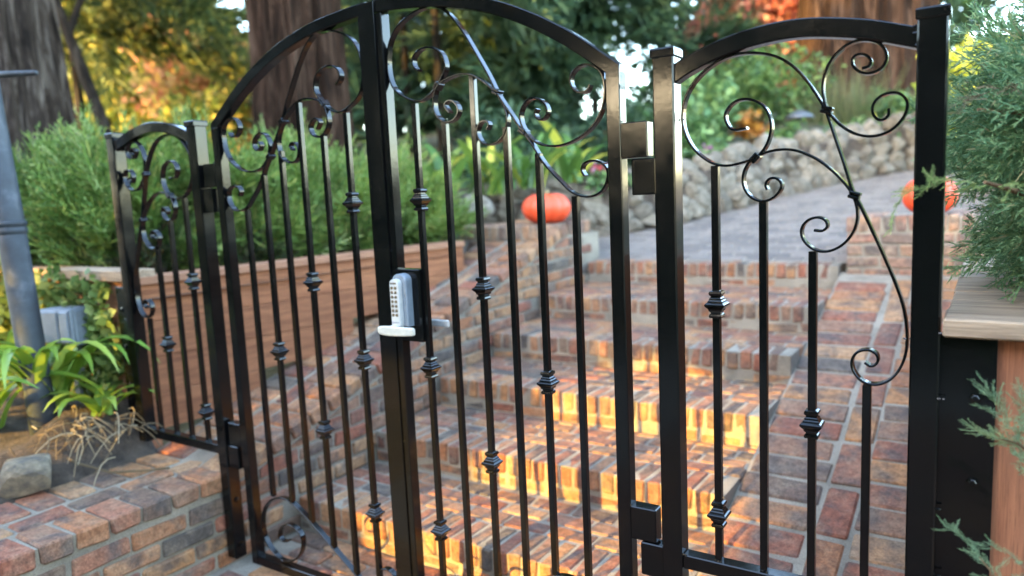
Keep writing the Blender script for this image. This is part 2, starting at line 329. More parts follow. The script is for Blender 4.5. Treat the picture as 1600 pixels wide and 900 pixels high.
def unit(a): return a / np.maximum(np.linalg.norm(a, axis=-1, keepdims=True), 1e-9)
def leaves(pos, size, aspect=0.5, up=0.0, droop=0.0):
    """diamond leaves with random orientation at pos (N,3)"""
    n = len(pos); d = unit(rng.normal(size=(n, 3)) + np.array([0, 0, up])); d[:, 2] -= droop; d = unit(d)
    s = unit(np.cross(d, rng.normal(size=(n, 3)))); L = (size * rng.uniform(0.65, 1.35, n))[:, None]; w = L * aspect * 0.5
    return np.stack([pos - d * L * 0.5, pos + s * w, pos + d * L * 0.5, pos - s * w], 1)
def blob_points(blobs, clump=0.35):
    """blobs: (cx,cy,cz, rx,ry,rz, n) -> points gathered into clumps through the volume"""
    out = []
    for cx, cy, cz, rx, ry, rz, n in blobs:
        k = max(6, n // 40); u = unit(rng.normal(size=(k, 3))) * (rng.uniform(0.25, 1.0, (k, 1)) ** 0.6)
        pick = rng.integers(0, k, n); p = u[pick] + rng.normal(size=(n, 3)) * clump * 0.55
        out.append(p * np.array([rx, ry, rz]) + np.array([cx, cy, cz]))
    return np.concatenate(out)

# ------------------------------------------------------------------ bricks
_bm = {}
def brick_mesh(dx, dy, dz, c=0.006, mat=None):
    mat = mat or M_BRICK; key = (round(dx, 3), round(dy, 3), round(dz, 3), mat.name)
    if key not in _bm:
        r = random.Random(str(key)); L = []
        for _ in range(4):
            g = G(); v, f = chamfer_box(-dx / 2, dx / 2, -dy / 2, dy / 2, -dz / 2, dz / 2, c * 1.15, 0.0042, r); g.add(v, f); L.append(g.mesh('brick', mat))
        _bm[key] = L
    return random.choice(_bm[key])
def rmat(p, rx=0.0, rz=0.0, wob=0.012):
    return Matrix.Translation(Vector(p)) @ Matrix.Rotation(rz + random.uniform(-wob, wob), 4, 'Z') @ Matrix.Rotation(rx + random.uniform(-wob, wob) * 0.6, 4, 'X') @ Matrix.Rotation(random.uniform(-wob, wob) * 0.6, 4, 'Y')
def put_brick(parent, p, dims, rx=0.0, rz=0.0, mat=None):
    j = [random.uniform(-0.0018, 0.0018) for _ in range(3)]
    return inst('brick', brick_mesh(*dims, mat=mat), rmat([a + b for a, b in zip(p, j)], rx, rz), parent)
STUFF = {}
def stuff_brick(key, p, dims, rx=0.0, rz=0.0):
    """bricks beyond the 300 largest go into one joined part"""
    g = STUFF.setdefault(key, G()); M = rmat(p, rx, rz); dx, dy, dz = dims
    v, f = chamfer_box(-dx / 2, dx / 2, -dy / 2, dy / 2, -dz / 2, dz / 2, 0.006, 0.0025, random); g.add([tuple(M @ Vector(q)) for q in v], f)

# ---- ground: one wide sheet, the landing in front of the gate
g = G(); n = 24
for i in range(n + 1):
    for j in range(n + 1):
        x = (i / n * 2 - 1); y = (j / n * 2 - 1); g.v.append((300 * x ** 3, 300 * y ** 3, -0.10 + 0.02 * math.sin(i * 2.1 + j)))
for i in range(n):
    for j in range(n): a = i * (n + 1) + j; g.f.append((a, a + n + 1, a + n + 2, a + 1))
o = g.obj('ground', M_MULCH); tag(o, kind='structure')
landing = G().box(-1.06, 4.2, -4.5, 0.40, -0.05, 0.042).obj('landing', M_MORTAR); tag(landing, kind='structure')
for r in range(9):
    y = 0.33 - r * 0.108; x = -1.0 + (0.1 if r % 2 else 0)
    while x < -0.05 + (0.2 if r < 4 else 0):
        put_brick(landing, (x + 0.1, y, 0.033), (0.2, 0.097, 0.05)); x += 0.212
g = G(); k = 0
for r in range(36):
    y = 0.33 - r * 0.108; x = (-0.03 if r >= 4 else 0.20) + (0.1 if r % 2 else 0)
    while x < 4.1:
        stuff_brick('landing', (x + 0.1, y, 0.033), (0.2, 0.097, 0.05)); x += 0.212
tag(STUFF['landing'].obj('paver', M_BRICKJ, landing), kind='stuff')

# ---- brick stairs
NOSE_Y = [0.379, 0.931, 1.502, 2.088, 2.706, 3.50]; Z0 = 0.049; RISE = 0.165
XL, XR = -1.045, 0.868
stairs = thing('brick_stairs', (0, 0.4, 0.05), 'broad flight of old orange brick steps climbing behind the black gate', 'stairs')
poly = [(NOSE_Y[0] + 0.010, -0.05)]
for i, y in enumerate(NOSE_Y):
    zt = Z0 + RISE * (i + 1) - 0.008
    poly += [(y + 0.010, zt - (RISE if i else 0.2) + (0.0)), (y + 0.010, zt)]
poly = [(NOSE_Y[0] + 0.007, -0.05), (NOSE_Y[0] + 0.007, Z0 + RISE - 0.0055)]
for i in range(1, 6):
    poly += [(NOSE_Y[i] + 0.007, Z0 + RISE * i - 0.0055), (NOSE_Y[i] + 0.007, Z0 + RISE * (i + 1) - 0.0055)]
poly += [(3.80, Z0 + RISE * 6 - 0.008), (3.80, -0.05)]
G().prism(poly, 'x', XL, XR - 0.004).obj('mortar_bed', M_MORTAR, stairs)
nb = 0
for i, y in enumerate(NOSE_Y):
    zt = Z0 + RISE * (i + 1); x = XL + 0.004; w = 0.0625; p = 0.0713
    while x + w < XR + 0.004:                                  # rowlock nosing
        put_brick(stairs, (x + w / 2, y + 0.1 + random.uniform(-0.006, 0.005), zt - 0.051 + random.uniform(-0.004, 0.003)), (w, 0.2, 0.100)); nb += 1; x += p
    x = XL + (0.0 if i % 2 else -0.1)
    while x < XR - 0.02:                                       # stretcher course under it
        a, b = max(x, XL), min(x + 0.203, XR)
        if b - a > 0.05: put_brick(stairs, ((a + b) / 2, y + 0.055, zt - 0.136), (b - a, 0.098, 0.055)); nb += 1
        x += 0.2145
    if i == 5: continue
    dep = NOSE_Y[i + 1] - y; rows = int((dep - 0.2 + 0.05) / 0.108) + 1
    for r in range(rows):
        yy = y + 0.2 + 0.012 + r * 0.108 + 0.049
        if yy > NOSE_Y[i + 1] + 0.03: break
        x = XL - (0.1 if (r + i) % 2 else 0.02)
        while x < XR - 0.02:
            a, b = max(x, XL), min(x + 0.203, XR)
            if b - a > 0.05:
                if i < 3 and nb < 292: put_brick(stairs, ((a + b) / 2, yy, zt - 0.029), (b - a, 0.097, 0.058)); nb += 1
                else: stuff_brick('stairs', ((a + b) / 2, yy, zt - 0.029), (b - a, 0.097, 0.058))
            x += 0.2145
tag(STUFF['stairs'].obj('tread_bricks', M_BRICKJ, stairs), kind='stuff')

# ---- sloping brick ramp right of the stairs
SL = 0.257; ANG = math.atan(SL)
def zr(y): return 0.164 + SL * (y - 0.379)
rampo = thing('brick_ramp', (1.26, 0, 0.05), 'sloping brick ramp in shade between the steps and the right wooden planter', 'ramp')
G().prism([(-0.35, -0.06), (-0.35, zr(-0.35) - 0.0075), (3.58, zr(3.58) - 0.0075), (3.58, -0.06)], 'x', 0.868, 1.665).obj('mortar_bed', M_MORTAR, rampo)
def ramp_brick(x0, x1, y, dy):
    yc = y; put_brick(rampo, ((x0 + x1) / 2, yc, zr(yc) - 0.0265), (x1 - x0, dy, 0.056), ANG)
k = 0; y = -0.25
while y < 3.48:
    off = random.uniform(-0.012, 0.012)
    ramp_brick(0.872 + random.uniform(0, 0.008), 1.186 + off, y, 0.139)
    ramp_brick(1.338 + off * 0.5, 1.655, y + 0.06, 0.139)
    y += 0.156; k += 1
y = -0.20
while y < 3.40:
    ramp_brick(1.208 + random.uniform(-0.006, 0.006), 1.322, y, 0.298); y += 0.318
# ---- left brick wall: level towards the viewer, sloping beside the stairs
XW = -1.05
def wt(y): return 0.465 + 0.283 * max(0.0, y - 0.02)           # top of the wall
wall = thing('brick_wall', (-1.3, 0, 0), 'low brick wall with header capping left of the gate, rising beside the steps', 'wall')
def prof(y): return wt(y) - 0.012
G().prism([(-2.4, -0.06), (-2.4, prof(0)), (0.02, prof(0)), (2.92, prof(2.92)), (3.75, prof(2.92)), (3.75, -0.06)], 'x', XW - 0.60, XW - 0.010).obj('mortar_bed', M_MORTAR, wall)
def clip_poly(poly, fn):
    out = []
    for i in range(len(poly)):
        a, b = poly[i], poly[(i + 1) % len(poly)]; da, db = fn(a), fn(b)
        if da <= 0: out.append(a)
        if (da < 0 < db) or (db < 0 < da): t = da / (da - db); out.append((a[0] + (b[0] - a[0]) * t, a[1] + (b[1] - a[1]) * t))
    return out
row = 0; z = 0.378 - 0.0815 * 5
while z < 1.25:
    y = -2.3 + (0.11 if row % 2 else 0.0) + random.uniform(-0.01, 0.01)
    while y < 3.4:
        y1 = y + random.uniform(0.215, 0.228); z1 = z + 0.067
        stair_z = -0.04
        for i, ny in enumerate(NOSE_Y):
            if (y + y1) / 2 > ny: stair_z = Z0 + RISE * (i + 1)
        lim = lambda p: p[1] - (wt(p[0]) - 0.094)
        if z1 > stair_z - 0.02 and (y1 < 0.02 or z1 > stair_z) and min(lim((y, z)), lim((y1, z))) < -0.02 and not (y > 2.85 and z > 1.35):
            if max(lim((y, z1)), lim((y1, z1))) <= 0:
                put_brick(wall, (XW - 0.048, (y + y1) / 2, (z + z1) / 2), (0.098, y1 - y, 0.067))
            else:
                q = clip_poly([(y + 0.003, z), (y1 - 0.003, z), (y1 - 0.003, z1), (y + 0.003, z1)], lim)
                if len(q) > 2:
                    g = G().prism(q, 'x', XW - 0.09, XW - 0.001); g.obj('brick', M_BRICK, wall)
        y = y1 + random.uniform(0.012, 0.016)
    z += 0.0815; row += 1
A2 = math.atan(0.283); y = -2.3
while y < 3.3:                                                  # header capping, then a run of stretchers, then headers
    rx = A2 if y > 0.0 else 0.0; step = 0.128 * math.cos(rx)
    yc = y + step / 2
    put_brick(wall, (XW - 0.094, yc, wt(yc) - 0.036), (0.202, 0.113, 0.073), rx)
    put_brick(wall, (XW - 0.462, yc + 0.03, wt(yc + 0.03) - 0.030), (0.202, 0.113, 0.058), rx)
    y += step
y = -2.25
while y < 3.2:
    rx = A2 if y > -0.04 else 0.0; step = 0.2165 * math.cos(rx); yc = y + step / 2
    put_brick(wall, (XW - 0.272 + (0.0 if rx == 0 else 0), yc, wt(yc) - 0.033), (0.098, 0.203, 0.062), rx); y += step

# ---- brick piers at the head of the stairs
def pier(x0, x1, y0, y1, z0, ztop, label):
    t = thing('brick_pier', ((x0 + x1) / 2, (y0 + y1) / 2, z0), label, 'brick pier', 'brick piers at the head of the steps')
    G().box(x0 + 0.008, x1 - 0.008, y0 + 0.008, y1 - 0.008, z0, ztop - 0.01).obj('mortar_bed', M_MORTAR, t)
    x = x0                                                      # rowlock top course
    while x < x1 - 0.03: put_brick(t, (x + 0.031, y0 + 0.1, ztop - 0.051), (0.062, 0.2, 0.102), mat=M_BRICK2); x += 0.0745
    y = y0 + 0.21
    while y < y1 - 0.03:
        put_brick(t, (x1 - 0.1, y + 0.05, ztop - 0.051), (0.2, 0.1, 0.102), mat=M_BRICK2); put_brick(t, (x0 + 0.1, y + 0.05, ztop - 0.051), (0.2, 0.1, 0.102), mat=M_BRICK2); y += 0.113
    z = ztop - 0.116 - 0.066; r = 0
    while z > z0 - 0.05:
        x = x0 - (0.105 if r % 2 else 0)
        while x < x1 - 0.02:
            a, b = max(x, x0), min(x + 0.203, x1)
            if b - a > 0.04: put_brick(t, ((a + b) / 2, y0 + 0.048, z + 0.033), (b - a, 0.098, 0.066), mat=M_BRICK2)
            x += 0.216
        for xe in (x0 + 0.048, x1 - 0.048):
            y = y0 + 0.112 - (0.1 if r % 2 else 0)
            while y < y1 - 0.02:
                a, b = max(y, y0 + 0.112), min(y + 0.203, y1)
                if b - a > 0.04: put_brick(t, (xe, (a + b) / 2, z + 0.033), (0.098, b - a, 0.066), mat=M_BRICK2)
                y += 0.216
        z -= 0.0795; r += 1
    return t
pier(-1.86, -1.075, 2.86, 3.60, 0.95, 1.375, 'brick pier left of the steps with a pumpkin on it')
pier(0.905, 1.66, 3.55, 4.15, 0.93, 1.362, 'brick pier at the top of the ramp with a pumpkin on it')

# ---- upper path, paved and rising away behind the steps
def zp(x, y): return 1.036 + 0.14 * (y - 3.586)
g = G(); P0 = [(-3.2, 3.66), (-3.2, 4.6), (-1.5, 4.9), (-0.3, 7.2), (1.2, 9.4), (3.2, 11.5), (4.5, 11.0), (4.2, 4.0), (0.9, 3.66)]
path = G().add([(x, y, zp(x, y) - 0.010) for x, y in P0], [tuple(range(len(P0)))]).obj('path', M_MORTAR); tag(path, kind='structure')
for r in range(62):
    y = 3.705 + 0.11 * r + 0.05; x = -2.4 + (0.1 if r % 2 else 0)
    while x < 3.0:
        xc = x + 0.1
        if xc > -1.75 + 0.48 * max(0, y - 4.2) - (0.4 if y < 4.2 else 0.1) and not (-1.9 < xc < -0.99 and y < 3.7): stuff_brick('path', (xc, y, zp(xc, y) - 0.026), (0.2, 0.098, 0.05), math.atan(0.14))
        x += 0.214
tag(STUFF['path'].obj('paver', M_PAVER, path), kind='stuff')

# ---- rubble stone wall along the back of the path
CURVE = catmull([(-3.6, 3.9), (-2.3, 4.05), (-1.52, 4.42), (-1.18, 4.74), (-0.80, 5.27), (-0.50, 5.86), (-0.22, 6.62), (0.16, 7.2), (0.92, 8.2), (2.2, 9.6), (3.6, 10.8)], 8)
CURVE = [np.array(p) for p in CURVE]
SEG = [0.0]
for a, b in zip(CURVE, CURVE[1:]): SEG.append(SEG[-1] + float(np.linalg.norm(b - a)))
def at_curve(s):
    i = max(0, min(len(CURVE) - 2, int(np.searchsorted(SEG, s)) - 1)); t = (s - SEG[i]) / (SEG[i + 1] - SEG[i]); p = CURVE[i] * (1 - t) + CURVE[i + 1] * t
    d = CURVE[i + 1] - CURVE[i]; d = d / np.linalg.norm(d); return p, d
def wall_h(s): return 0.50 + 0.03 * s / SEG[-1] * 5
def zfoot(p): return max(zp(p[0], p[1]), 1.09)
stone_meshes = []
def stone_mesh(mat, k):
    import bmesh
    r = random.Random(k); bm = bmesh.new(); bmesh.ops.create_icosphere(bm, subdivisions=2 if k < 100 else 3, radius=0.5)
    off = [Vector((r.gauss(0, 1), r.gauss(0, 1), r.gauss(0, 1))).normalized() for _ in range(9)]; cut = [r.uniform(0.25, 0.41) for _ in off]
    for v in bm.verts:
        for o_, c_ in zip(off, cut):
            d = v.co.dot(o_)
            if d > c_: v.co -= o_ * (d - c_) * 0.85
        v.co *= 1 + r.uniform(-0.03, 0.03)
    me = bpy.data.meshes.new('stone'); bm.to_mesh(me); bm.free(); me.materials.append(mat); return me
stone_meshes = [stone_mesh(M_STONE, k) for k in range(8)]
swall = thing('stone_wall', (-0.5, 5.9, 1.2), 'dry stacked pale rubble stone wall along the far side of the upper path', 'stone wall')
g = G()
for k in range(len(CURVE) - 1):
    pass
core = G(); pts = []
for s in np.linspace(0, SEG[-1] - 0.01, 60):
    p, d = at_curve(s); nrm = np.array([-d[1], d[0]]); pts.append((p + nrm * 0.08, p + nrm * 0.75, zfoot(p), wall_h(s)))
for a, b, zf, h in pts: core.v += [(a[0], a[1], zf - 0.3), (a[0], a[1], zf + h - 0.10), (b[0], b[1], zf + h - 0.04), (b[0], b[1], zf - 0.3)]
for i in range(len(pts) - 1):
    for j in range(4): core.f.append((4 * i + j, 4 * i + (j + 1) % 4, 4 * i + 4 + (j + 1) % 4, 4 * i + 4 + j))
core.obj('earth_core', M_SOIL, swall)
ns = 0
for rowi in range(5):
    s = random.uniform(0.0, 0.2)
    while s < SEG[-1] - 0.1 and ns < 296:
        p, d = at_curve(s); nrm = np.array([-d[1], d[0]]); h = wall_h(s); w = random.uniform(0.16, 0.30); hh = h / 4.1 * random.uniform(1.0, 1.45)
        zc = zfoot(p) + h * (rowi + 0.40) / 4.6; q = p + nrm * (0.06 + 0.035 * rowi + random.uniform(-0.03, 0.03))
        M = Matrix.Translation((q[0], q[1], zc + random.uniform(-0.02, 0.02))) @ Matrix.Rotation(math.atan2(d[1], d[0]) + random.uniform(-0.3, 0.3), 4, 'Z') @ Matrix.Rotation(random.uniform(-0.35, 0.35), 4, 'Y') @ Matrix.Rotation(random.uniform(-3, 3), 4, 'X') @ Matrix.Diagonal((w * 1.36, random.uniform(0.9, 1.2) * hh * 1.5, hh * 1.5, 1))
        inst('stone', random.choice(stone_meshes), M, swall); ns += 1; s += w * random.uniform(0.92, 1.1)

# ---- terrain of the garden behind the stone wall
g = G(); T = [0.3, 0.8, 1.6, 3, 5, 8, 13, 22, 40]; S = np.linspace(0, SEG[-1] - 0.01, 40)
for i, s in enumerate(S):
    p, d = at_curve(s); nrm = np.array([-d[1], d[0]]); u = s / SEG[-1]; fan = np.array([-0.95 + 1.0 * u, 0.35 + 0.6 * u]); fan /= np.linalg.norm(fan)
    for t in T:
        q = p + nrm * min(t, 0.8) + fan * max(0, t - 0.8); zz = zfoot(p) + wall_h(s) - 0.06 + 0.13 * max(0, t - 0.3) - 0.0008 * t * t + 0.08 * math.sin(q[0] * 1.3 + q[1]) * min(1, t)
        g.v.append((q[0], q[1], zz))
m = len(T)
for i in range(len(S) - 1):
    for j in range(m - 1): a = i * m + j; g.f.append((a, a + 1, a + m + 1, a + m))
tag(g.obj('garden_slope', M_MULCH, smooth=True), kind='structure')
o = G().add([(1.67, 1.2, 1.20), (1.67, 4.3, 1.22), (4.6, 6.0, 1.5), (6, 14, 2.4), (14, 14, 2.6), (14, 1.2, 1.3)], [(0, 1, 2, 3, 4, 5)]).obj('garden_bed', M_MULCH); tag(o, kind='structure')
o = G().add([(-1.62, 0.06, 1.20), (-1.40, 2.3, 1.22), (-1.85, 3.0, 1.26), (-3.0, 4.0, 1.45), (-9, 5, 1.9), (-12, 2, 1.7), (-9, 0.06, 1.2)], [(0, 1, 2, 3, 4, 5, 6)]).obj('raised_bed', M_SOIL); tag(o, kind='structure')
g = G(); nx, ny = 26, 30                                       # earth bank the strap plant grows on
for i in range(nx):
    for j in range(ny):
        x = -1.50 - 3.5 * i / (nx - 1); y = -2.4 + 2.44 * j / (ny - 1); t = min(1, max(0, (-1.52 - x) / 0.26))
        g.v.append((x, y, 0.36 + 0.22 * t + 0.12 * t * max(0, 1 - abs(y + 0.1) / 0.6) + 0.03 * math.sin(x * 9 + y * 5) * t + 0.02 * math.sin(y * 21 + x * 13) * t))
for i in range(nx - 1):
    for j in range(ny - 1): a = i * ny + j; g.f.append((a, a + ny, a + ny + 1, a + 1))
tag(g.obj('earth_bank', M_SOIL, smooth=True), kind='structure')

# ------------------------------------------------------------------ wooden planters
pl = thing('wooden_planter', (-1.7, 0.05, 0.45), 'long redwood board planter on the left wall holding the juniper hedge', 'planter', 'wooden planters')
KX = 0.112; PA = -math.atan(KX)
def board_y(name, y0, y1, z0, z1, thick, proud, mat, x_at=-1.665):
    """board along the planter's slightly slanted long side"""
    L = math.hypot((y1 - y0), KX * (y1 - y0)); g = G().box(-thick / 2, thick / 2, -L / 2, L / 2, -(z1 - z0) / 2, (z1 - z0) / 2, 0.003)
    ym = (y0 + y1) / 2; M = Matrix.Translation((x_at + KX * ym - thick / 2 + proud, ym, (z0 + z1) / 2)) @ Matrix.Rotation(PA, 4, 'Z')
    return inst(name, g.mesh(name, mat), M, pl)
board_y('board', 0.05, 2.30, 1.0895, 1.268, 0.038, 0.0, M_WOODY)
board_y('board', 0.05, 2.30, 0.9125, 1.088, 0.038, 0.001, M_WOODY)
board_y('board', 0.05, 1.30, 0.7325, 0.911, 0.038, -0.001, M_WOODY)
board_y('board', 0.05, 0.66, 0.555, 0.731, 0.038, 0.0, M_WOODY)
board_y('cap_board', 0.06, 2.30, 1.270, 1.308, 0.14, 0.022, M_CAPY)
G().box(-1.735, -1.668, 0.028, 0.10, 0.46, 1.284, 0.004).obj('post', M_WOODZ, pl)
for k, (z0, z1) in enumerate(((1.10, 1.288), (0.905, 1.096), (0.71, 0.901), (0.50, 0.706))):
    G().box(-4.4, -1.738, 0.045 + 0.001 * (k % 2), 0.083, z0, z1, 0.003).obj('board', M_WOODX, pl)
G().box(-4.4, -1.652, 0.0, 0.145, 1.292, 1.343, 0.004).obj('cap_board', M_CAP, pl)

pr_ = thing('wooden_planter', (1.9, 0.3, 0.1), 'redwood planter right of the gate under the drooping blue juniper', 'planter', 'wooden planters')
G().box(1.705, 1.86, 0.012, 0.06, 0.0, 1.262, 0.003).obj('board', M_WOODZ, pr_)
for k in range(5): G().box(1.865 + 0.195 * k, 2.056 + 0.195 * k, 0.014 + 0.001 * (k % 2), 0.06, 0.0, 1.262, 0.003).obj('board', M_WOODZ, pr_)
for k in range(6): G().box(1.672, 1.71, 0.065, 3.5, 0.10 + 0.195 * k, 0.291 + 0.195 * k, 0.003).obj('board', M_WOODY, pr_)
yb = -0.048
for k in range(9):
    G().box(1.652 + random.uniform(0, 0.004) + (0.0 if k else -0.004), 2.9, yb, yb + 0.152, 1.266, 1.306 + random.uniform(-0.0015, 0.0015), 0.004).obj('cap_board', M_CAP, pr_); yb += 0.156

# ------------------------------------------------------------------ ironwork
def F2(t, w): return [(-t / 2, -w / 2), (t / 2, -w / 2), (t / 2, w / 2), (-t / 2, w / 2)]
def FC(n0, n1, y0, y1, c):
    return [(n0 + c, y0), (n1 - c, y0), (n1, y0 + c), (n1, y1 - c), (n1 - c, y1), (n0 + c, y1), (n0, y1 - c), (n0, y0 + c)]
R1 = [(0.186,2.024),(0.168,2.037),(0.164,2.063),(0.192,2.087),(0.237,2.089),(0.281,2.067),(0.295,2.021),(0.275,1.990),(0.259,1.971),(0.225,1.943),(0.179,1.928),(0.140,1.940),(0.093,1.965),(0.066,2.000),(0.057,2.050),(0.060,2.085),(0.070,2.125),(0.108,2.172),(0.175,2.202),(0.228,2.211),(0.271,2.206),(0.315,2.180),(0.365,2.122),(0.414,2.043),(0.457,1.972),(0.484,1.918),(0.531,1.852),(0.562,1.807),(0.593,1.769),(0.634,1.705),(0.690,1.648),(0.725,1.616),(0.774,1.602),(0.815,1.614),(0.835,1.644),(0.838,1.674),(0.819,1.696),(0.790,1.703),(0.765,1.696),(0.757,1.678),(0.766,1.662)]
R2 = [(0.300,1.882),(0.291,1.892),(0.282,1.907),(0.298,1.919),(0.320,1.913),(0.336,1.888),(0.322,1.862),(0.291,1.853),(0.266,1.861),(0.242,1.888),(0.240,1.926),(0.255,1.967),(0.288,1.983),(0.331,1.992),(0.368,1.991),(0.401,1.981),(0.442,1.955),(0.473,1.927),(0.501,1.889),(0.513,1.856),(0.511,1.820),(0.494,1.790),(0.459,1.773),(0.424,1.776),(0.406,1.797),(0.402,1.820),(0.416,1.842),(0.438,1.844),(0.447,1.832),(0.438,1.818)]
R3 = [(0.618,1.862),(0.610,1.846),(0.625,1.830),(0.644,1.834),(0.654,1.855),(0.640,1.880),(0.613,1.893),(0.586,1.889),(0.565,1.865),(0.560,1.836),(0.573,1.804),(0.600,1.774),(0.634,1.757),(0.681,1.751),(0.731,1.760),(0.781,1.785),(0.814,1.818),(0.832,1.858),(0.836,1.904),(0.827,1.938),(0.807,1.956),(0.782,1.966),(0.756,1.962),(0.735,1.945),(0.731,1.919),(0.747,1.897),(0.769,1.891),(0.785,1.897),(0.792,1.910)]
RB = [(0.657,0.246),(0.690,0.238),(0.710,0.256),(0.699,0.291),(0.656,0.319),(0.617,0.318),(0.580,0.300),(0.566,0.262),(0.584,0.212),(0.628,0.168),(0.685,0.150),(0.735,0.162),(0.780,0.192),(0.810,0.240),(0.812,0.312),(0.778,0.376),(0.718,0.418),(0.657,0.430),(0.597,0.414),(0.493,0.352),(0.399,0.285),(0.300,0.215),(0.240,0.172),(0.195,0.152),(0.140,0.150),(0.085,0.165),(0.062,0.205),(0.072,0.243),(0.105,0.262),(0.142,0.252),(0.157,0.222),(0.143,0.196),(0.118,0.194),(0.110,0.212)]
P1 = [(1.219,1.756),(1.187,1.753),(1.171,1.768),(1.165,1.793),(1.180,1.816),(1.203,1.826),(1.231,1.823),(1.259,1.806),(1.274,1.778),(1.278,1.748),(1.268,1.713),(1.251,1.690),(1.239,1.681),(1.218,1.674),(1.182,1.667),(1.152,1.668),(1.119,1.682),(1.083,1.714),(1.062,1.753),(1.054,1.791),(1.060,1.836),(1.079,1.873),(1.109,1.902),(1.138,1.920),(1.166,1.931),(1.200,1.936),(1.240,1.933),(1.288,1.919),(1.329,1.889),(1.365,1.844),(1.391,1.800),(1.403,1.776),(1.421,1.719),(1.442,1.655),(1.456,1.605),(1.466,1.580),(1.482,1.547),(1.519,1.462),(1.550,1.386),(1.573,1.315),(1.580,1.240),(1.571,1.189),(1.547,1.150),(1.512,1.134),(1.480,1.145),(1.463,1.178),(1.472,1.208),(1.497,1.218),(1.517,1.209),(1.520,1.190),(1.506,1.178),(1.492,1.187)]
P2 = [(1.268,1.602),(1.264,1.615),(1.272,1.628),(1.287,1.630),(1.300,1.620),(1.301,1.604),(1.286,1.584),(1.262,1.574),(1.238,1.579),(1.219,1.595),(1.209,1.620),(1.211,1.648),(1.223,1.670),(1.239,1.681),(1.259,1.691),(1.289,1.697),(1.321,1.696),(1.350,1.687),(1.387,1.666),(1.420,1.637),(1.441,1.613),(1.455,1.594),(1.464,1.576),(1.471,1.550),(1.471,1.520),(1.461,1.491),(1.441,1.466),(1.413,1.451),(1.386,1.451),(1.364,1.464),(1.350,1.484),(1.349,1.508),(1.364,1.526),(1.385,1.532),(1.402,1.525),(1.407,1.510),(1.396,1.499),(1.377,1.501)]
P3 = [(1.478,1.866),(1.490,1.868),(1.496,1.878),(1.490,1.890),(1.477,1.898),(1.461,1.895),(1.456,1.881),(1.466,1.864),(1.484,1.854),(1.506,1.855),(1.521,1.866),(1.527,1.882),(1.524,1.899),(1.512,1.916),(1.489,1.927),(1.463,1.928),(1.438,1.918),(1.415,1.897),(1.400,1.867),(1.394,1.839),(1.396,1.812),(1.403,1.784),(1.416,1.764),(1.433,1.744),(1.456,1.726),(1.483,1.715),(1.508,1.713),(1.537,1.722),(1.558,1.742),(1.569,1.765),(1.569,1.785),(1.556,1.801),(1.538,1.806),(1.517,1.801),(1.502,1.785),(1.501,1.764),(1.511,1.750),(1.523,1.748),(1.533,1.757),(1.533,1.772)]
ARCH = [(0.0, 2.269), (0.053, 2.267), (0.15, 2.259), (0.26, 2.247), (0.345, 2.230), (0.435, 2.206), (0.53, 2.172), (0.625, 2.127), (0.672, 2.101), (0.74, 2.060), (0.805, 2.014), (0.886, 1.953), (0.93, 1.919)]
PARCH = [(0.985, 1.900), (1.02, 1.9215), (1.053, 1.939), (1.09, 1.954), (1.133, 1.969), (1.175, 1.980), (1.216, 1.988), (1.27, 1.994), (1.322, 1.996), (1.37, 1.993), (1.421, 1.985), (1.47, 1.975), (1.515, 1.963), (1.592, 1.937), (1.625, 1.924)]
PX = [0.155, 0.274, 0.390, 0.505, 0.614, 0.731]; PTOP = [1.926, 1.856, 1.985, 1.820, 1.735, 1.606]
COLL = [[1.615, 1.051, 0.470], [], [1.328, 0.756], [], [1.046], []]
QX = [1.137, 1.257, 1.374, 1.497]; QTOP = [1.668, 1.574, 1.450, 1.131]; QCOL = [[1.310, 0.734], [], [1.019], []]
def mir(path, sg): return [(sg * p[0], p[1]) for p in path]
_coll = None
def collar_mesh():
    global _coll
    if _coll is None:
        pr = [(0.0105, -0.036), (0.0158, -0.035), (0.0172, -0.030), (0.0158, -0.0255), (0.0128, -0.0235), (0.0130, -0.0205), (0.0172, -0.0165), (0.0178, -0.0125), (0.0195, -0.0105), (0.0240, -0.0055), (0.0262, -0.0030), (0.0262, 0.0015), (0.0240, 0.0035), (0.0200, 0.0060), (0.0196, 0.0095), (0.0165, 0.0125), (0.0160, 0.0165), (0.0130, 0.0195), (0.0128, 0.0225), (0.0158, 0.0250), (0.0172, 0.0300), (0.0158, 0.0350), (0.0105, 0.0370)]
        g = G(); g.lathe(0, 0, [(r * 1.39, z) for r, z in pr], 4, math.pi / 4); _coll = g.mesh('collar', M_IRON)
    return _coll
def picket(parent, x, z0, z1, cols, y=0.0):
    w = 0.0095; o = G().box(x - w, x + w, y - w, y + w, z0, z1, 0.0013).obj('picket', M_IRON, parent)
    for zc in cols: inst('collar', collar_mesh(), Matrix.Translation((x, y, zc)) @ Matrix.Rotation(random.uniform(-0.03, 0.03), 4, 'Z'), o)
    return o
def scroll(parent, path, sg, w=0.024, t=0.0062, y=0.0):
    g = G(); P = smooth_path(catmull(mir(path, sg), 5), 3); c = 0.0016
    sec = [(-t/2 + c, -w/2), (t/2 - c, -w/2), (t/2, -w/2 + c), (t/2, w/2 - c), (t/2 - c, w/2), (-t/2 + c, w/2), (-t/2, w/2 - c), (-t/2, -w/2 + c)]
    g.xz([(p[0], p[1]) for p in P], [(a, b + y) for a, b in sec])
    return g.obj('scroll', M_IRON, parent, False)
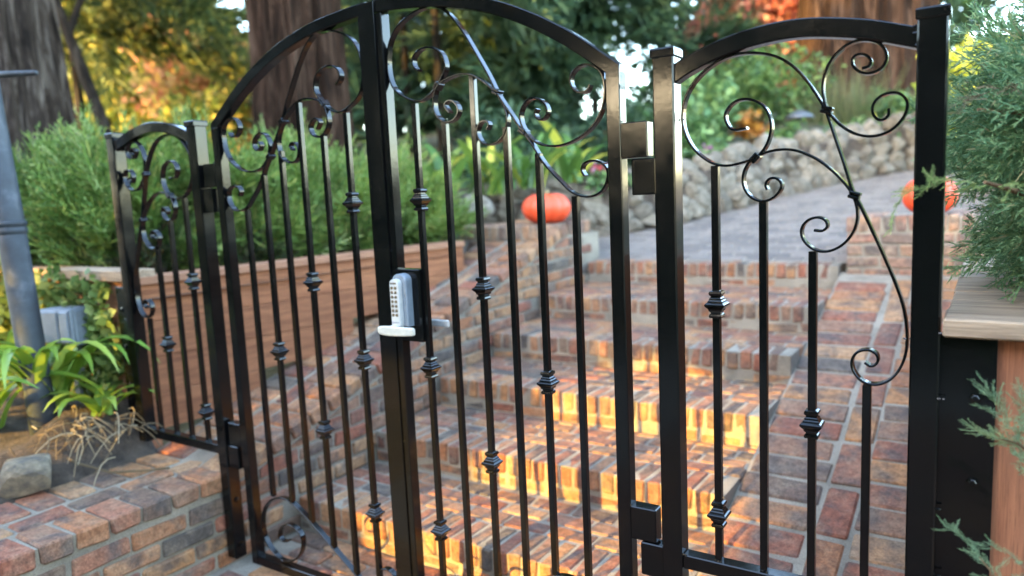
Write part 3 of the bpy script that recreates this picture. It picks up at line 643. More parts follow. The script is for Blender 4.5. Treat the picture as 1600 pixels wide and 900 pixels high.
def clamp(parent, x, z, ang, sg):
    """forged collar binding two scrolls: two little rings side by side"""
    g = G()
    for off in (-0.0045, 0.0045):
        for seg in (0,):
            M = Matrix.Translation((sg * x, 0, z)) @ Matrix.Rotation(-sg * ang, 4, 'Y') @ Matrix.Translation((0, 0, off))
            v, f = chamfer_box(-0.0125, 0.0125, -0.0165, 0.0165, -0.0042, 0.0042, 0.002); g.add([tuple(M @ Vector(q)) for q in v], f)
    return g.obj('binding_collar', M_IRON, parent)
def weld(g, x, y, z, r=0.004):
    for k in range(4):
        g.lathe(x + random.uniform(-1, 1) * r * 1.8, y + random.uniform(-1, 1) * r * 0.4, [(0.0006, z - r * 0.5), (r * 0.9, z), (r * 0.6, z + r * 0.6), (0.0006, z + r * 0.8)], 6)
def post(parent, x0, x1, zb, zt=1.957):
    o = G().box(x0, x1, -0.029, 0.029, zb, zt, 0.004).obj('post', M_IRON, parent); a, b = min(x0, x1), max(x0, x1); xm, hw = (a + b) / 2, (b - a) / 2
    g = G(); s = 1.4142
    g.lathe(xm, 0, [((hw + 0.002) * s, zt - 0.006), ((hw + 0.0035) * s, zt - 0.003), ((hw + 0.0035) * s, zt + 0.014), ((hw + 0.001) * s, zt + 0.018), (hw * 0.75 * s, zt + 0.0195), (hw * 0.25 * s, zt + 0.021), (0.001, zt + 0.0213)], 4, math.pi / 4, sy=0.0325 / (hw + 0.0035))
    g.obj('post_cap', M_IRON, o); return o
def hinge_block(parent, x0, x1, z0, z1, y0=-0.021, y1=0.022):
    return G().box(x0, x1, y0, y1, z0, z1, 0.003).obj('hinge_block', M_IRON, parent)
def hexbolt(parent, loc, axis):
    g = G(); g.lathe(0, 0, [(0.013, 0), (0.013, 0.002), (0.0085, 0.003), (0.0085, 0.007), (0.006, 0.0085)], 6)
    M = Matrix.Translation(loc) @ (Matrix.Rotation(math.pi / 2, 4, 'X') if axis == 'y' else Matrix.Rotation(math.pi / 2, 4, 'Y'))
    return inst('bolt', g.mesh('bolt', M_IRON), M, parent)
def leaf(sg, label):
    t = thing('gate_leaf', (sg * 0.45, 0, 0.06), label, 'gate', 'leaves of the double gate')
    S1 = (sg * 0.011, sg * 0.053); S2 = (sg * 0.844, sg * 0.886)
    G().box(S1[0], S1[1], -0.021, 0.021, 0.100, 2.224, 0.003).obj('stile', M_IRON, t)
    G().box(S2[0], S2[1], -0.021, 0.021, 0.100, 1.936, 0.003).obj('stile', M_IRON, t)
    sec = FC(-0.041, 0.0, -0.0205, 0.0205, 0.003)
    if sg < 0: sec = [(-a, b) for a, b in sec]
    A = catmull(ARCH, 3); A = [p for p in A if p[0] >= 0.011]; g = G(); g.xz(mir(A, sg), sec); g.v = [(max(-0.886, min(0.886, q[0])), q[1], q[2]) for q in g.v]; g.obj('arch_rail', M_IRON, t)
    G().box(sg * 0.0525, sg * 0.8445, -0.0205, 0.0205, 0.100, 0.140, 0.003).obj('bottom_rail', M_IRON, t)
    for i, x in enumerate(PX):
        zb = 0.139 if i not in (4, 5) else 0.139
        if i == 5: zb = 0.425
        if i == 4: zb = 0.425
        if i == 3: zb = 0.355
        if i == 2: zb = 0.280
        if i == 1: zb = 0.196
        picket(t, sg * x, zb, PTOP[i], COLL[i])
    for path in (R1, R2, R3, RB): scroll(t, path, sg)
    for x, z, a in ((0.257, 1.968, 0.9), (0.479, 1.925, -0.5), (0.566, 1.803, -0.6)): clamp(t, x, z, a, sg)
    hinge_block(t, sg * 0.884, sg * 0.962, 1.702, 1.797); hinge_block(t, sg * 0.884, sg * 0.962, 0.615, 0.714)
    g = G()
    for x, z in ((0.055, 2.060), (0.228, 2.214), (0.840, 1.66), (0.838, 1.904), (0.775, 1.966)): weld(g, sg * x, -0.008, z, 0.0035)
    for z in (0.30, 0.52, 0.78, 1.02, 1.45, 1.70, 1.92): weld(g, sg * 0.012 if sg < 0 else 0.0305, -0.0215, z, 0.0022)
    weld(g, sg * 0.887, -0.017, 1.80, 0.003); weld(g, sg * 0.887, -0.017, 0.716, 0.003)
    tag(g.obj('weld_beads', M_IRON, t), kind='stuff')
    return t
gl = leaf(-1, 'left leaf of the arched double gate carrying the flat centre cover strip')
G().box(-0.042, 0.0275, -0.0275, -0.0215, 0.10, 2.262, 0.0015).obj('cover_strip', M_IRON, gl)
gr = leaf(1, 'right leaf of the arched double gate with the push button lock')
# lock on the right leaf
lb = G().box(0.0545, 0.147, -0.020, 0.022, 1.140, 1.386, 0.002).obj('lock_case', M_IRON, gr)
G().box(0.0300, 0.060, -0.0235, -0.0215, 1.14, 1.386, 0.0008).obj('lock_plate', M_IRON, gr)
def round_plate(x0, x1, z0, z1, y0, y1, n=10, c=0.004):
    xm, r = (x0 + x1) / 2, (x1 - x0) / 2; q = [(x0, z0), (x1, z0)]
    for k in range(n + 1): a = math.pi * k / n; q.append((xm + r * math.cos(a), z1 - r * 0.75 + r * 0.75 * math.sin(a)))
    qi = [(xm + (x - xm) * (1 - c / r), z + (c if z <= z0 else -c * 0.6)) for x, z in q]
    g = G(); m = len(q); g.v += [(x, y1, z) for x, z in q] + [(x, y0 + c, z) for x, z in q] + [(x, y0, z) for x, z in qi]
    for L in (0, m):
        for j in range(m): j2 = (j + 1) % m; g.f.append((L + j, L + j2, L + m + j2, L + m + j))
    g.f.append(tuple(range(m))[::-1]); g.f.append(tuple(2 * m + j for j in range(m))); return g
lock = round_plate(0.052, 0.112, 1.196, 1.374, -0.052, -0.0205).obj('keypad_lock', M_LOCKB, gr)
round_plate(0.0565, 0.0955, 1.200, 1.358, -0.072, -0.0525, 10, 0.003).obj('keypad_face', M_LOCKG, lock)
bm_ = None
for r in range(7):
    for c in range(2):
        g = G(); x, z = 0.068 + 0.0155 * c, 1.329 - 0.0152 * r
        M = Matrix.Translation((x, -0.0718, z)) @ Matrix.Rotation(math.pi / 2, 4, 'X')
        if bm_ is None: g.lathe(0, 0, [(0.0054, -0.0006), (0.0054, 0.0012), (0.0036, 0.0016), (0.0036, 0.0040), (0.0028, 0.0048)], 10); bm_ = g.mesh('button', M_BRASS)
        inst('button', bm_, M, lock)
g = G()
for k in range(4): g.box(0.0625 + 0.0065 * k, 0.0675 + 0.0065 * k, -0.0728, -0.0715, 1.3415, 1.3475, 0.0004)
g.obj('maker_mark', M_BRASS, lock)
G().box(0.0595, 0.0925, -0.0735, -0.0718, 1.212, 1.2145, 0.0005).obj('seam', M_LOCKB, lock)
g = G(); g.tube([(0.076, -0.05, 1.190), (0.076, -0.098, 1.190)], 0.0165, 14)
g.obj('spindle', M_LOCKG, lock, True)
g = G(); Q = [(0.030, -0.101), (0.05, -0.1035), (0.08, -0.1045), (0.11, -0.103), (0.14, -0.099), (0.165, -0.092)]
ht = [0.013, 0.0155, 0.0165, 0.0155, 0.0145, 0.0135]
sec0 = [(-1, -0.55), (-0.75, -1), (0.75, -1), (1, -0.55), (1, 0.55), (0.75, 1), (-0.75, 1), (-1, 0.55)]
k = len(g.v)
Q = [(0.022, -0.100)] + Q + [(0.170, -0.0895)]; ht = [0.008] + ht + [0.010]; tk = [0.003] + [0.006] * 6 + [0.004]
for (x, y), h, tt in zip(Q, ht, tk):
    for a, b in sec0: g.v.append((x, y + b * tt, 1.190 + a * h))
for i in range(len(Q) - 1):
    for j in range(8): g.f.append((k + i * 8 + j, k + i * 8 + (j + 1) % 8, k + (i + 1) * 8 + (j + 1) % 8, k + (i + 1) * 8 + j))
g.f.append(tuple(range(k, k + 8))[::-1]); g.f.append(tuple(range(k + 56, k + 64)))
g.obj('lever', M_LEVER, lock)
g = G().box(0.075, 0.197, 0.055, 0.066, 1.180, 1.205, 0.004); g.tube([(0.085, 0.020, 1.192), (0.085, 0.06, 1.192)], 0.011, 12); g.obj('inner_lever', M_LOCKG, lock)

def panel(sg, label, zb_in, zb_out):
    t = thing('fence_panel', (sg * 1.3, 0, 0.5), label, 'iron fence panel', 'fixed scroll panels beside the gate')
    post(t, sg * 0.982, sg * 1.040, zb_in); post(t, sg * 1.587, sg * 1.646, zb_out)
    sec = FC(-0.043, 0.0, -0.0205, 0.0205, 0.003)
    if sg < 0: sec = [(-a, b) for a, b in sec]
    A = catmull(PARCH, 3); g = G(); g.xz(mir(A, sg), sec); g.obj('arch_rail', M_IRON, t)
    G().box(sg * 1.0395, sg * 1.5875, -0.0205, 0.0205, 0.561, 0.602, 0.003).obj('bottom_rail', M_IRON, t)
    for i, x in enumerate(QX): picket(t, sg * x, 0.601, QTOP[i], QCOL[i])
    for path in (P1, P2, P3): scroll(t, path, sg)
    for x, z, a in ((1.239, 1.681, 0.8), (1.403, 1.781, -0.3), (1.4645, 1.581, -0.35)): clamp(t, x, z, a, sg)
    hinge_block(t, sg * 0.914, sg * 0.984, 1.602, 1.699); hinge_block(t, sg * 0.914, sg * 0.984, 0.512, 0.611)
    g = G()
    for x in QX: weld(g, sg * x, -0.012, 0.603, 0.0045)
    for x, z in ((1.052, 1.79), (1.580, 1.25), (1.15, 1.931), (1.475, 1.930)): weld(g, sg * x, -0.009, z, 0.004)
    for z in (1.90, 1.925, 1.94): weld(g, sg * 1.5865, -0.020, z, 0.004)
    for z in (1.27, 1.12, 0.86, 0.70): weld(g, sg * 1.650, -0.024, z, 0.0045)
    weld(g, sg * 1.0405, -0.02, 0.603, 0.004)
    tag(g.obj('weld_beads', M_IRON, t), kind='stuff')
    fl = G().box(sg * 1.643, sg * 1.754, -0.004, 0.004, zb_out, 1.268, 0.0015).obj('mounting_plate', M_IRON, t)
    for z in ((1.125, 0.93) if sg > 0 else (1.16, 0.98, 0.80)): hexbolt(t, (sg * 1.716, -0.0035, z), 'y')
    return t
panel(1, 'right hand fixed iron panel bolted to the right wooden planter', 0.045, 0.12)
pL = panel(-1, 'left hand fixed iron panel standing on the low brick wall', 0.094, 0.535)
for z in (0.36, 0.155): hexbolt(pL, (-0.9815, 0.0, z), 'x')

# ------------------------------------------------------------------ pumpkins
def pumpkin(loc, r, h, label, rot):
    t = thing('pumpkin', loc, label, 'pumpkin', 'orange pumpkins on the brick piers')
    g = G(); nr, nsg = 14, 72
    for i in range(nr + 1):
        a = math.pi * i / nr; rr = math.sin(a) ** 0.85 if 0 < i < nr else 0.02; zz = -math.cos(a)
        zz -= 0.22 * math.exp(-(rr / 0.35) ** 2) * (1 if zz > 0 else -0.6)
        for j in range(nsg):
            w = 2 * math.pi * j / nsg; f = 1 - 0.07 * abs(math.cos(w * 6)) ** 6 * min(1, rr * 2)
            g.v.append((loc[0] + r * rr * f * math.cos(w + rot), loc[1] + r * rr * f * math.sin(w + rot), loc[2] + h / 2 * 0.96 + h / 2 * zz * f))
    for i in range(nr):
        for j in range(nsg): j2 = (j + 1) % nsg; g.f.append((i * nsg + j, i * nsg + j2, (i + 1) * nsg + j2, (i + 1) * nsg + j))
    g.obj('flesh', M_PUMP, t, True)
    z = loc[2] + h * 0.83
    G().tube([(loc[0], loc[1], z - 0.02), (loc[0] + 0.004, loc[1] - 0.004, z + 0.02), (loc[0] + 0.02, loc[1] - 0.01, z + 0.045)], [0.022, 0.014, 0.017], 8).obj('stem', M_STEM, t)
pumpkin((-1.215, 3.16, 1.372), 0.192, 0.255, 'bright orange pumpkin on the left brick pier seen through the gate leaf', 0.2)
pumpkin((1.385, 3.72, 1.360), 0.165, 0.26, 'bright orange pumpkin half hidden behind the tall right iron post', 0.5)

# ------------------------------------------------------------------ juniper sprays
def spray(nb, nt, wid, seed, flat=0.35, spread=0.42):
    r = np.random.default_rng(seed); Q = []
    def seg(a, b, w, tip=0.35):
        a, b = np.array(a, float), np.array(b, float); d = unit(b - a); s = unit(np.cross(d, r.normal(size=3))); Q.append([a - s * w / 2, a + s * w / 2, b + s * w * tip / 2, b - s * w * tip / 2])
    ax = lambda t: np.array([0.03 * math.sin(3 * t), 0.14 * t * t, t])
    for i in range(5): seg(ax(i / 5), ax((i + 1) / 5), wid * 2.2 * (1 - i * 0.13), 0.9)
    for i in range(nb):
        t = 0.06 + 0.92 * i / nb + r.uniform(-0.02, 0.02); side = 1 if i % 2 else -1; L = (spread * (1 - t) + 0.10) * r.uniform(0.75, 1.2)
        az = (0 if side > 0 else math.pi) + r.normal() * flat; el = math.radians(r.uniform(38, 60)); d0 = np.array([math.cos(az) * math.cos(el), math.sin(az) * math.cos(el), math.sin(el)])
        p0 = ax(t); d1 = unit(d0 + np.array([0, 0.12, 0.25])); pm = p0 + d0 * L * 0.5; p1 = pm + d1 * L * 0.5
        seg(p0, pm, wid * 1.3, 0.9); seg(pm, p1, wid * 1.2)
        for k in range(nt):
            u = (k + 0.6) / nt; q = p0 + (pm - p0) * u * 2 if u < 0.5 else pm + (p1 - pm) * (u - 0.5) * 2
            dd = unit(d1 + r.normal(size=3) * 0.55); seg(q, q + dd * (0.055 + 0.05 * (1 - t)) * r.uniform(0.7, 1.3), wid * 0.95)
    return np.array(Q)
def place(T, pos, d, scale, roll=None):
    n = len(pos); z = unit(d); x = unit(np.cross(z, rng.normal(size=(n, 3)) if roll is None else roll)); y = np.cross(z, x)
    R = np.stack([x, y, z], 2) * scale[:, None, None]
    return (np.einsum('nij,mkj->nmki', R, T) + pos[:, None, None, :]).reshape(-1, 4, 3)
def mix_place(Ts, pos, d, scale):
    k = rng.integers(0, len(Ts), len(pos)); return np.concatenate([place(T, pos[k == i], d[k == i], scale[k == i]) for i, T in enumerate(Ts)])
T_FINE = [spray(20, 8, 0.017, 11 + i) for i in range(3)]
T_SLIM = [spray(16, 5, 0.020, 71 + i, 0.4, 0.20) for i in range(3)]
T_MED = [spray(12, 3, 0.020, 31 + i) for i in range(3)]
T_BOUGH = [spray(16, 4, 0.030, 51 + i, 0.25, 0.5) for i in range(3)]

def juniper_hedge(x, y, z, rx, ry, h, n, label):
    t = thing('juniper_shrub', (x, y, z), label, 'juniper shrub', 'junipers in the left raised bed')
    nb = max(10, n // 13); bu = unit(rng.normal(size=(nb, 3))); bu[:, 2] = np.abs(bu[:, 2]) * 1.0 - 0.05; bl = rng.uniform(0.75, 1.15, nb)
    k = rng.integers(0, nb, n); f = rng.uniform(0.30, 1.0, n) ** 0.75; u = bu[k]
    pos = np.array([x, y, z]) + u * (f * bl[k])[:, None] * np.array([rx, ry, h * 0.80]) * 0.85 + rng.normal(size=(n, 3)) * 0.035; pos[:, 2] += 0.06 * f
    d = unit(u * np.array([1, 1, 0.4]) + np.array([0.2, -0.1, 0.75]) + rng.normal(size=(n, 3)) * 0.2)
    quad_obj('foliage', mix_place(T_MED, pos, d, rng.uniform(0.26, 0.46, n)), M_JHEDGE, t)
    q = rng.random(n) < 0.16; quad_obj('sunny_tips', mix_place(T_MED, pos[q] + d[q] * 0.10, d[q], rng.uniform(0.2, 0.34, int(q.sum()))), M_JTIP, t)  # fresh, lighter tips; the sunlight on them is put into the colour
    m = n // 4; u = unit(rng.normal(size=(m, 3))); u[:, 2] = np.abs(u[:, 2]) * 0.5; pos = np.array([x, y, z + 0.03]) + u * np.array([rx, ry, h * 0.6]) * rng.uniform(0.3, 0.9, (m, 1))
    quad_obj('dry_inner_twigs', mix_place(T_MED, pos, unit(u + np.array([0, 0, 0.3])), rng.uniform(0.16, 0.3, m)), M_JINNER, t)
    g = G()
    for k in range(4):
        a = k * 1.6 + x; g.tube([(x, y, z - 0.08), (x + 0.12 * math.cos(a), y + 0.12 * math.sin(a), z + h * 0.3), (x + 0.3 * math.cos(a), y + 0.3 * math.sin(a), z + h * 0.62)], [0.022, 0.016, 0.008], 6)
    g.obj('stem', M_TWIG, t)
for a in ((-3.15, 0.42, 1.22, 0.62, 0.42, 0.92, 520, 'feathery juniper shrub behind the grey pipe at the far left'),
          (-2.55, 0.62, 1.22, 0.55, 0.45, 0.95, 540, 'feathery juniper shrub just left of the outermost fence post'),
          (-3.7, 1.3, 1.25, 0.7, 0.6, 1.05, 340, 'tall juniper shrub in front of the left redwood trunk'),
          (-2.35, 1.12, 1.22, 0.55, 0.42, 0.85, 540, 'green juniper shrub behind the left fixed iron panel'),
          (-3.0, 2.0, 1.28, 0.7, 0.55, 1.0, 340, 'green juniper shrub below the middle redwood trunk'),
          (-2.15, 1.66, 1.22, 0.5, 0.42, 0.76, 520, 'green juniper shrub behind the scrolls of the left gate leaf'),
          (-2.05, 2.22, 1.24, 0.48, 0.42, 0.72, 480, 'green juniper shrub behind the flat centre strip of the gate')):
    juniper_hedge(*a)

# the juniper hanging over the right planter
jr = thing('juniper_shrub', (2.25, 0.75, 1.30), 'blue green juniper drooping over the right planter beside the tall post', 'juniper shrub')
n = 1150; u = unit(rng.normal(size=(n, 3))); u[:, 0] = -np.abs(u[:, 0]) * 0.9 + 0.12; u = unit(u)
rad = rng.uniform(0.55, 1.0, (n, 1)) ** 0.6
pos = np.array([2.20, 0.60, 1.70]) + u * rad * np.array([0.60, 0.62, 0.42]); pos[:, 0] += np.clip(pos[:, 2] - 1.70, 0, 1) * 0.50
keep = (pos[:, 2] > 1.36) & (pos[:, 0] > 1.74 + 0.07 * (pos[:, 2] < 1.62)); pos, u = pos[keep], u[keep]
d = unit(u * 0.8 + np.array([-0.22, -0.34, -0.08]) + rng.normal(size=(len(u), 3)) * 0.33)
quad_obj('foliage', mix_place(T_FINE, pos, d, rng.uniform(0.13, 0.24, len(pos))), M_JUNI, jr)
n = 150; u = unit(rng.normal(size=(n, 3))); u[:, 0] = -np.abs(u[:, 0]); pos = np.array([2.36, 0.5, 1.66]) + u * np.array([0.50, 0.55, 0.34]); pos[:, 0] += np.clip(pos[:, 2] - 1.70, 0, 1) * 0.5
quad_obj('fresh_tips', mix_place(T_FINE, pos, unit(u + np.array([-0.5, -0.3, 0.1])), rng.uniform(0.11, 0.2, n)), M_JPALE, jr)
n = 420; pos = np.array([2.35, 0.72, 1.70]) + unit(rng.normal(size=(n, 3))) * np.array([0.42, 0.5, 0.32]); pos[:, 0] += np.clip(pos[:, 2] - 1.70, 0, 1) * 0.5
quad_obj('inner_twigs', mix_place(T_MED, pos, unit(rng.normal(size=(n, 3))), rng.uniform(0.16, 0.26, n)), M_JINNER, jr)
g = G()
for q in ([(2.35, 0.8, 1.30), (2.15, 0.55, 1.55), (1.90, 0.25, 1.72), (1.70, 0.10, 1.76)], [(2.35, 0.8, 1.30), (2.1, 0.5, 1.48), (1.85, 0.2, 1.55), (1.72, -0.06, 1.60)], [(2.35, 0.8, 1.3), (2.2, 0.8, 1.7), (2.0, 0.7, 1.95)]):
    g.tube(catmull(q, 4), list(np.linspace(0.022, 0.004, 13)), 6)
g.obj('branch', M_TWIG, jr)
def sprig(parent, path, sc, n, mat, name='sprig'):
    P = np.array(catmull(path, max(2, n // (len(path) - 1)))); dd = np.gradient(P, axis=0); sc_ = np.linspace(sc, sc * 0.55, len(P))
    V = [place(T_SLIM[i % 3], P[i:i + 1], dd[i:i + 1] + rng.normal(size=(1, 3)) * np.linalg.norm(dd[i]) * 0.5, sc_[i:i + 1]) for i in range(len(P))]
    return quad_obj(name, np.concatenate(V), mat, parent)
sprig(jr, [(1.86, -0.02, 1.585), (1.743, -0.09, 1.590), (1.677, -0.1, 1.607), (1.620, -0.1, 1.597), (1.585, -0.1, 1.585)], 0.062, 16, M_JTIP)
sprig(jr, [(1.62, -0.1, 1.597), (1.575, -0.105, 1.578), (1.556, -0.1, 1.54), (1.552, -0.1, 1.51)], 0.045, 9, M_JTIP)
sprig(jr, [(2.0, 0.14, 1.83), (1.85, 0.10, 1.825), (1.74, 0.08, 1.80), (1.66, 0.06, 1.775)], 0.075, 16, M_STRAW, 'dry_sprig')
jl = thing('juniper_shrub', (2.0, -0.18, 0.06), 'low juniper sprigs poking in front of the right planter boards', 'juniper shrub')
for pth, sc in (([(1.93, -0.13, 0.86), (1.847, -0.15, 0.998), (1.791, -0.15, 1.082), (1.757, -0.15, 1.144), (1.742, -0.15, 1.178)], 0.085), ([(1.90, -0.14, 0.95), (1.84, -0.15, 1.06), (1.81, -0.16, 1.13), (1.80, -0.16, 1.175)], 0.08),
                ([(1.847, -0.15, 0.998), (1.802, -0.15, 1.07), (1.759, -0.15, 1.084), (1.712, -0.15, 1.099)], 0.06), ([(1.80, -0.2, 0.72), (1.768, -0.2, 0.80), (1.734, -0.2, 0.846), (1.70, -0.2, 0.883), (1.676, -0.2, 0.894)], 0.055),
                ([(1.90, -0.2, 0.76), (1.851, -0.2, 0.809), (1.787, -0.2, 0.859), (1.735, -0.2, 0.876)], 0.055), ([(1.93, -0.18, 0.80), (1.88, -0.18, 0.93), (1.85, -0.18, 1.02), (1.83, -0.18, 1.08)], 0.085)):
    sprig(jl, pth, sc, 22, M_JPALE)
    g = G(); g.tube(catmull([(2.0, -0.16, 0.05), (1.96, -0.15, 0.5), pth[0], pth[1], pth[2]], 4), list(np.linspace(0.007, 0.0012, 17)), 5); g.obj('twig', M_TWIG, jl)

# ------------------------------------------------------------------ broad and strap leaved plants
def ribbon(L, wid, lift, arch, fold, seg=9, seed=0):
    """one arching leaf from the origin along +X, as a folded ribbon"""
    r = random.Random(seed); g = G(); z = 0.0; x = 0.0; a = lift
    for i in range(seg + 1):
        t = i / seg; w = wid * 0.5 * (0.55 + 0.9 * t if t < 0.35 else (1.0 - ((t - 0.35) / 0.65) ** 2.2) * 0.87 + 0.02); yv = 0.03 * L * math.sin(3 * t + seed)
        g.v += [(x, yv - w, z + w * fold), (x, yv, z), (x, yv + w, z + w * fold)]
        a -= arch / seg * (0.4 + 1.2 * t); x += L / seg * math.cos(a); z += L / seg * math.sin(a)
    for i in range(seg):
        for j in range(2): k = 3 * i + j; g.f.append((k, k + 3, k + 4, k + 1))
    return g
def leaf_plant(name, label, cat, base, mats, meshes, n, spread, group=None, sc=(0.8, 1.2), az=None):
    t = thing(name, base, label, cat, group)
    for k in range(n):
        a = (k * 2.399 + random.uniform(-0.4, 0.4)) if az is None else random.uniform(*az); s = random.uniform(*sc)
        M = Matrix.Translation((base[0] + random.uniform(-spread, spread), base[1] + random.uniform(-spread, spread), base[2])) @ Matrix.Rotation(a, 4, 'Z') @ Matrix.Rotation(random.uniform(-0.2, 0.2), 4, 'X') @ Matrix.Scale(s, 4)
        inst('leaf', random.choice(meshes), M, t)
    return t
strap_me = [ribbon(random.uniform(0.58, 0.78), 0.066, random.uniform(1.2, 1.5), random.uniform(1.5, 2.9), 0.35, 10, k).mesh('leaf', M_STRAP, True) for k in range(7)]
leaf_plant('strap_leaf_plant', 'fresh green strap leaved plant arching over the pale dry stalks by the grey pipe', 'plant', (-2.0, -0.26, 0.72), None, strap_me, 30, 0.06)
leaf_plant('strap_leaf_plant', 'green strap leaved plant at the left edge beside the rock', 'plant', (-2.22, -0.48, 0.55), None, strap_me, 16, 0.06)
leaf_plant('strap_leaf_plant', 'small clump of bright green leaves close to the fence post plate', 'plant', (-1.74, -0.14, 0.68), None, [ribbon(0.30, 0.05, 1.1, 2.0, 0.3, 8, k + 20).mesh('leaf', M_STRAP, True) for k in range(4)], 13, 0.04)
cl_me = [ribbon(random.uniform(0.45, 0.66), 0.095, random.uniform(0.9, 1.45), random.uniform(0.8, 1.7), 0.22, 8, k + 40).mesh('leaf', M_CLIVIA, True) for k in range(9)]
for (x, y, z), lab in (((-2.30, 3.15, 1.52), 'broad leaved clump nearest the juniper hedge'), ((-2.05, 3.55, 1.58), 'broad leaved clump with yellow leaves above the left brick pier'), ((-1.88, 3.95, 1.62), 'broad leaved clump right behind the left pumpkin'),
                       ((-1.72, 4.42, 1.66), 'broad leaved clump between the pumpkin and the red flowers'), ((-1.98, 4.75, 1.75), 'broad leaved clump set back in the dark under the conifers'), ((-2.45, 4.2, 1.70), 'broad leaved clump far back behind the tallest picket of the gate'), ((-2.75, 3.6, 1.60), 'broad leaved clump between hedge and dark conifers')):
    leaf_plant('broad_leaf_plant', lab, 'plant', (x, y, z + 0.04), None, cl_me, 13, 0.14, 'broad leaved plants along the stone wall', (0.7, 1.35))

# ------------------------------------------------------------------ left foreground: pipe, box, straw, rock, ivy
pp = thing('metal_pipe', (-1.99, -0.30, 0.45), 'blue grey steel pipe standing in the left bed with a jointed collar', 'pipe')
cpts = [(-2.118, -0.30, 2.45), (-2.086, -0.30, 2.1), (-2.03, -0.30, 1.63), (-2.008, -0.30, 1.35), (-1.972, -0.30, 0.9), (-1.945, -0.30, 0.5)]
G().tube(cpts, 0.059, 28).obj('tube', M_PIPE, pp, True)
G().lathe(-2.026, -0.30, [(0.0592, 1.540), (0.065, 1.545), (0.065, 1.566), (0.0615, 1.571), (0.0615, 1.579), (0.066, 1.584), (0.066, 1.598), (0.0592, 1.604)], 28, cap=False).obj('collar', M_PIPE, pp, True)
G().tube([(-2.09, -0.33, 2.245), (-1.90, -0.33, 2.235), (-1.56, -0.33, 2.20)], [0.014, 0.014, 0.011], 10).obj('bracket_rod', M_PIPE, pp, True)
bx = thing('outlet_box', (-2.28, 0.0, 0.6), 'dusty grey outdoor outlet box on a stake behind the pipe', 'electrical box')
Mb = Matrix.Translation((-2.09, -0.06, 1.075)) @ Matrix.Rotation(0.25, 4, 'Z')
def boxpart(name, a, mat=M_BOX):
    g = G().box(*a, 0.006); return inst(name, g.mesh(name, mat), Mb, bx)
boxpart('housing', (-0.15, 0.10, -0.06, 0.10, -0.085, 0.085)); boxpart('cover', (-0.14, -0.005, -0.075, -0.061, -0.078, 0.078)); boxpart('cover', (0.005, 0.065, -0.075, -0.061, -0.078, 0.078)); boxpart('flange', (0.078, 0.096, -0.078, 0.112, -0.095, 0.095))
inst('stake', G().box(-0.02, 0.02, -0.01, 0.03, -0.55, -0.08, 0.003).mesh('stake', M_BOX), Mb, bx)
g = G()
for k in range(60):
    x, y = random.gauss(-1.68, 0.09), random.gauss(-0.24, 0.11); zz = 0.565 + max(0, 0.10 - abs(y + 0.2) * 0.2) + random.uniform(-0.02, 0.07) - max(0, x + 1.62) * 0.5; a = random.uniform(0, 6.28) if k % 3 else random.gauss(-0.5, 0.5); L = random.uniform(0.06, 0.20)
    p = [(x + L * t * math.cos(a + c * t), y + L * t * math.sin(a + c * t), max(0.475, zz + 0.05 * math.sin(3 * t) - 0.10 * t)) for c in (random.uniform(-1.5, 1.5),) for t in (0, 0.25, 0.5, 0.75, 1)]
    g.tube(p, [0.0032, 0.003, 0.0028, 0.0022, 0.0015], 5)
g.tube([(-1.75, -0.36, 0.57), (-1.60, -0.33, 0.53), (-1.48, -0.26, 0.487), (-1.36, -0.16, 0.482), (-1.30, -0.10, 0.483)], 0.005, 6)
o = g.obj('dry_stalks', M_STRAW); tag(o, 'tangle of pale dry stalks lying on the soil next to the brick capping', 'dry stalks', kind='stuff')
rk = thing('rock', (-1.72, -0.60, 0.5), 'angular tan rock with a dark face at the left edge of the brick capping', 'rock')
inst('boulder', stone_mesh(M_ROCK, 203), Matrix.Translation((-1.63, -0.53, 0.545)) @ Matrix.Rotation(0.5, 4, 'Z') @ Matrix.Rotation(0.3, 4, 'X') @ Matrix.Diagonal((0.27, 0.22, 0.23, 1)), rk)
for k, (x, y, z, s) in enumerate(((-1.72, -1.0, 0.52, 0.24), (-1.95, 3.15, 1.50, 0.34))):
    t = thing('rock', (x, y, z), ('grey rock on the soil at the bottom left corner', 'pale boulder lying beneath the broad leaved plants')[k], 'rock'); inst('boulder', stone_mesh((M_ROCK, M_STONE)[k], 210 + k), Matrix.Translation((x, y, z)) @ Matrix.Diagonal((s * 1.3, s, s * 0.8, 1)), t)
def leafy(name, label, cat, blobs, size, asp, mat, group=None, stem=None, clump=0.35, up=0.0):
    b = blobs[0]; base = (b[0], b[1], b[2] - b[5])
    t = thing(name, base, label, cat, group); quad_obj('foliage', leaves(blob_points(blobs, clump), size, asp, up), mat, t)
    g = G()
    for k in range(3):
        a = k * 2.1 + b[0]; g.tube([base, (b[0] + 0.15 * b[3] * math.cos(a), b[1] + 0.15 * b[4] * math.sin(a), b[2] - b[5] * 0.3), (b[0] + 0.5 * b[3] * math.cos(a), b[1] + 0.5 * b[4] * math.sin(a), b[2] + b[5] * 0.4)], [0.02 * (stem or 1), 0.014 * (stem or 1), 0.006 * (stem or 1)], 6)
    g.obj('stem', M_TWIG, t); return t
leafy('ivy', 'yellow green ivy spilling over the front of the left planter around the outlet box', 'ivy', [(-2.45, 0.0, 1.10, 0.55, 0.07, 0.22, 1300), (-2.75, -0.06, 0.82, 0.45, 0.12, 0.28, 1000), (-2.1, 0.0, 0.84, 0.34, 0.07, 0.18, 600), (-2.95, -0.1, 1.1, 0.4, 0.12, 0.3, 900), (-1.93, 0.0, 1.12, 0.14, 0.06, 0.14, 200)], 0.055, 0.75, M_IVY)

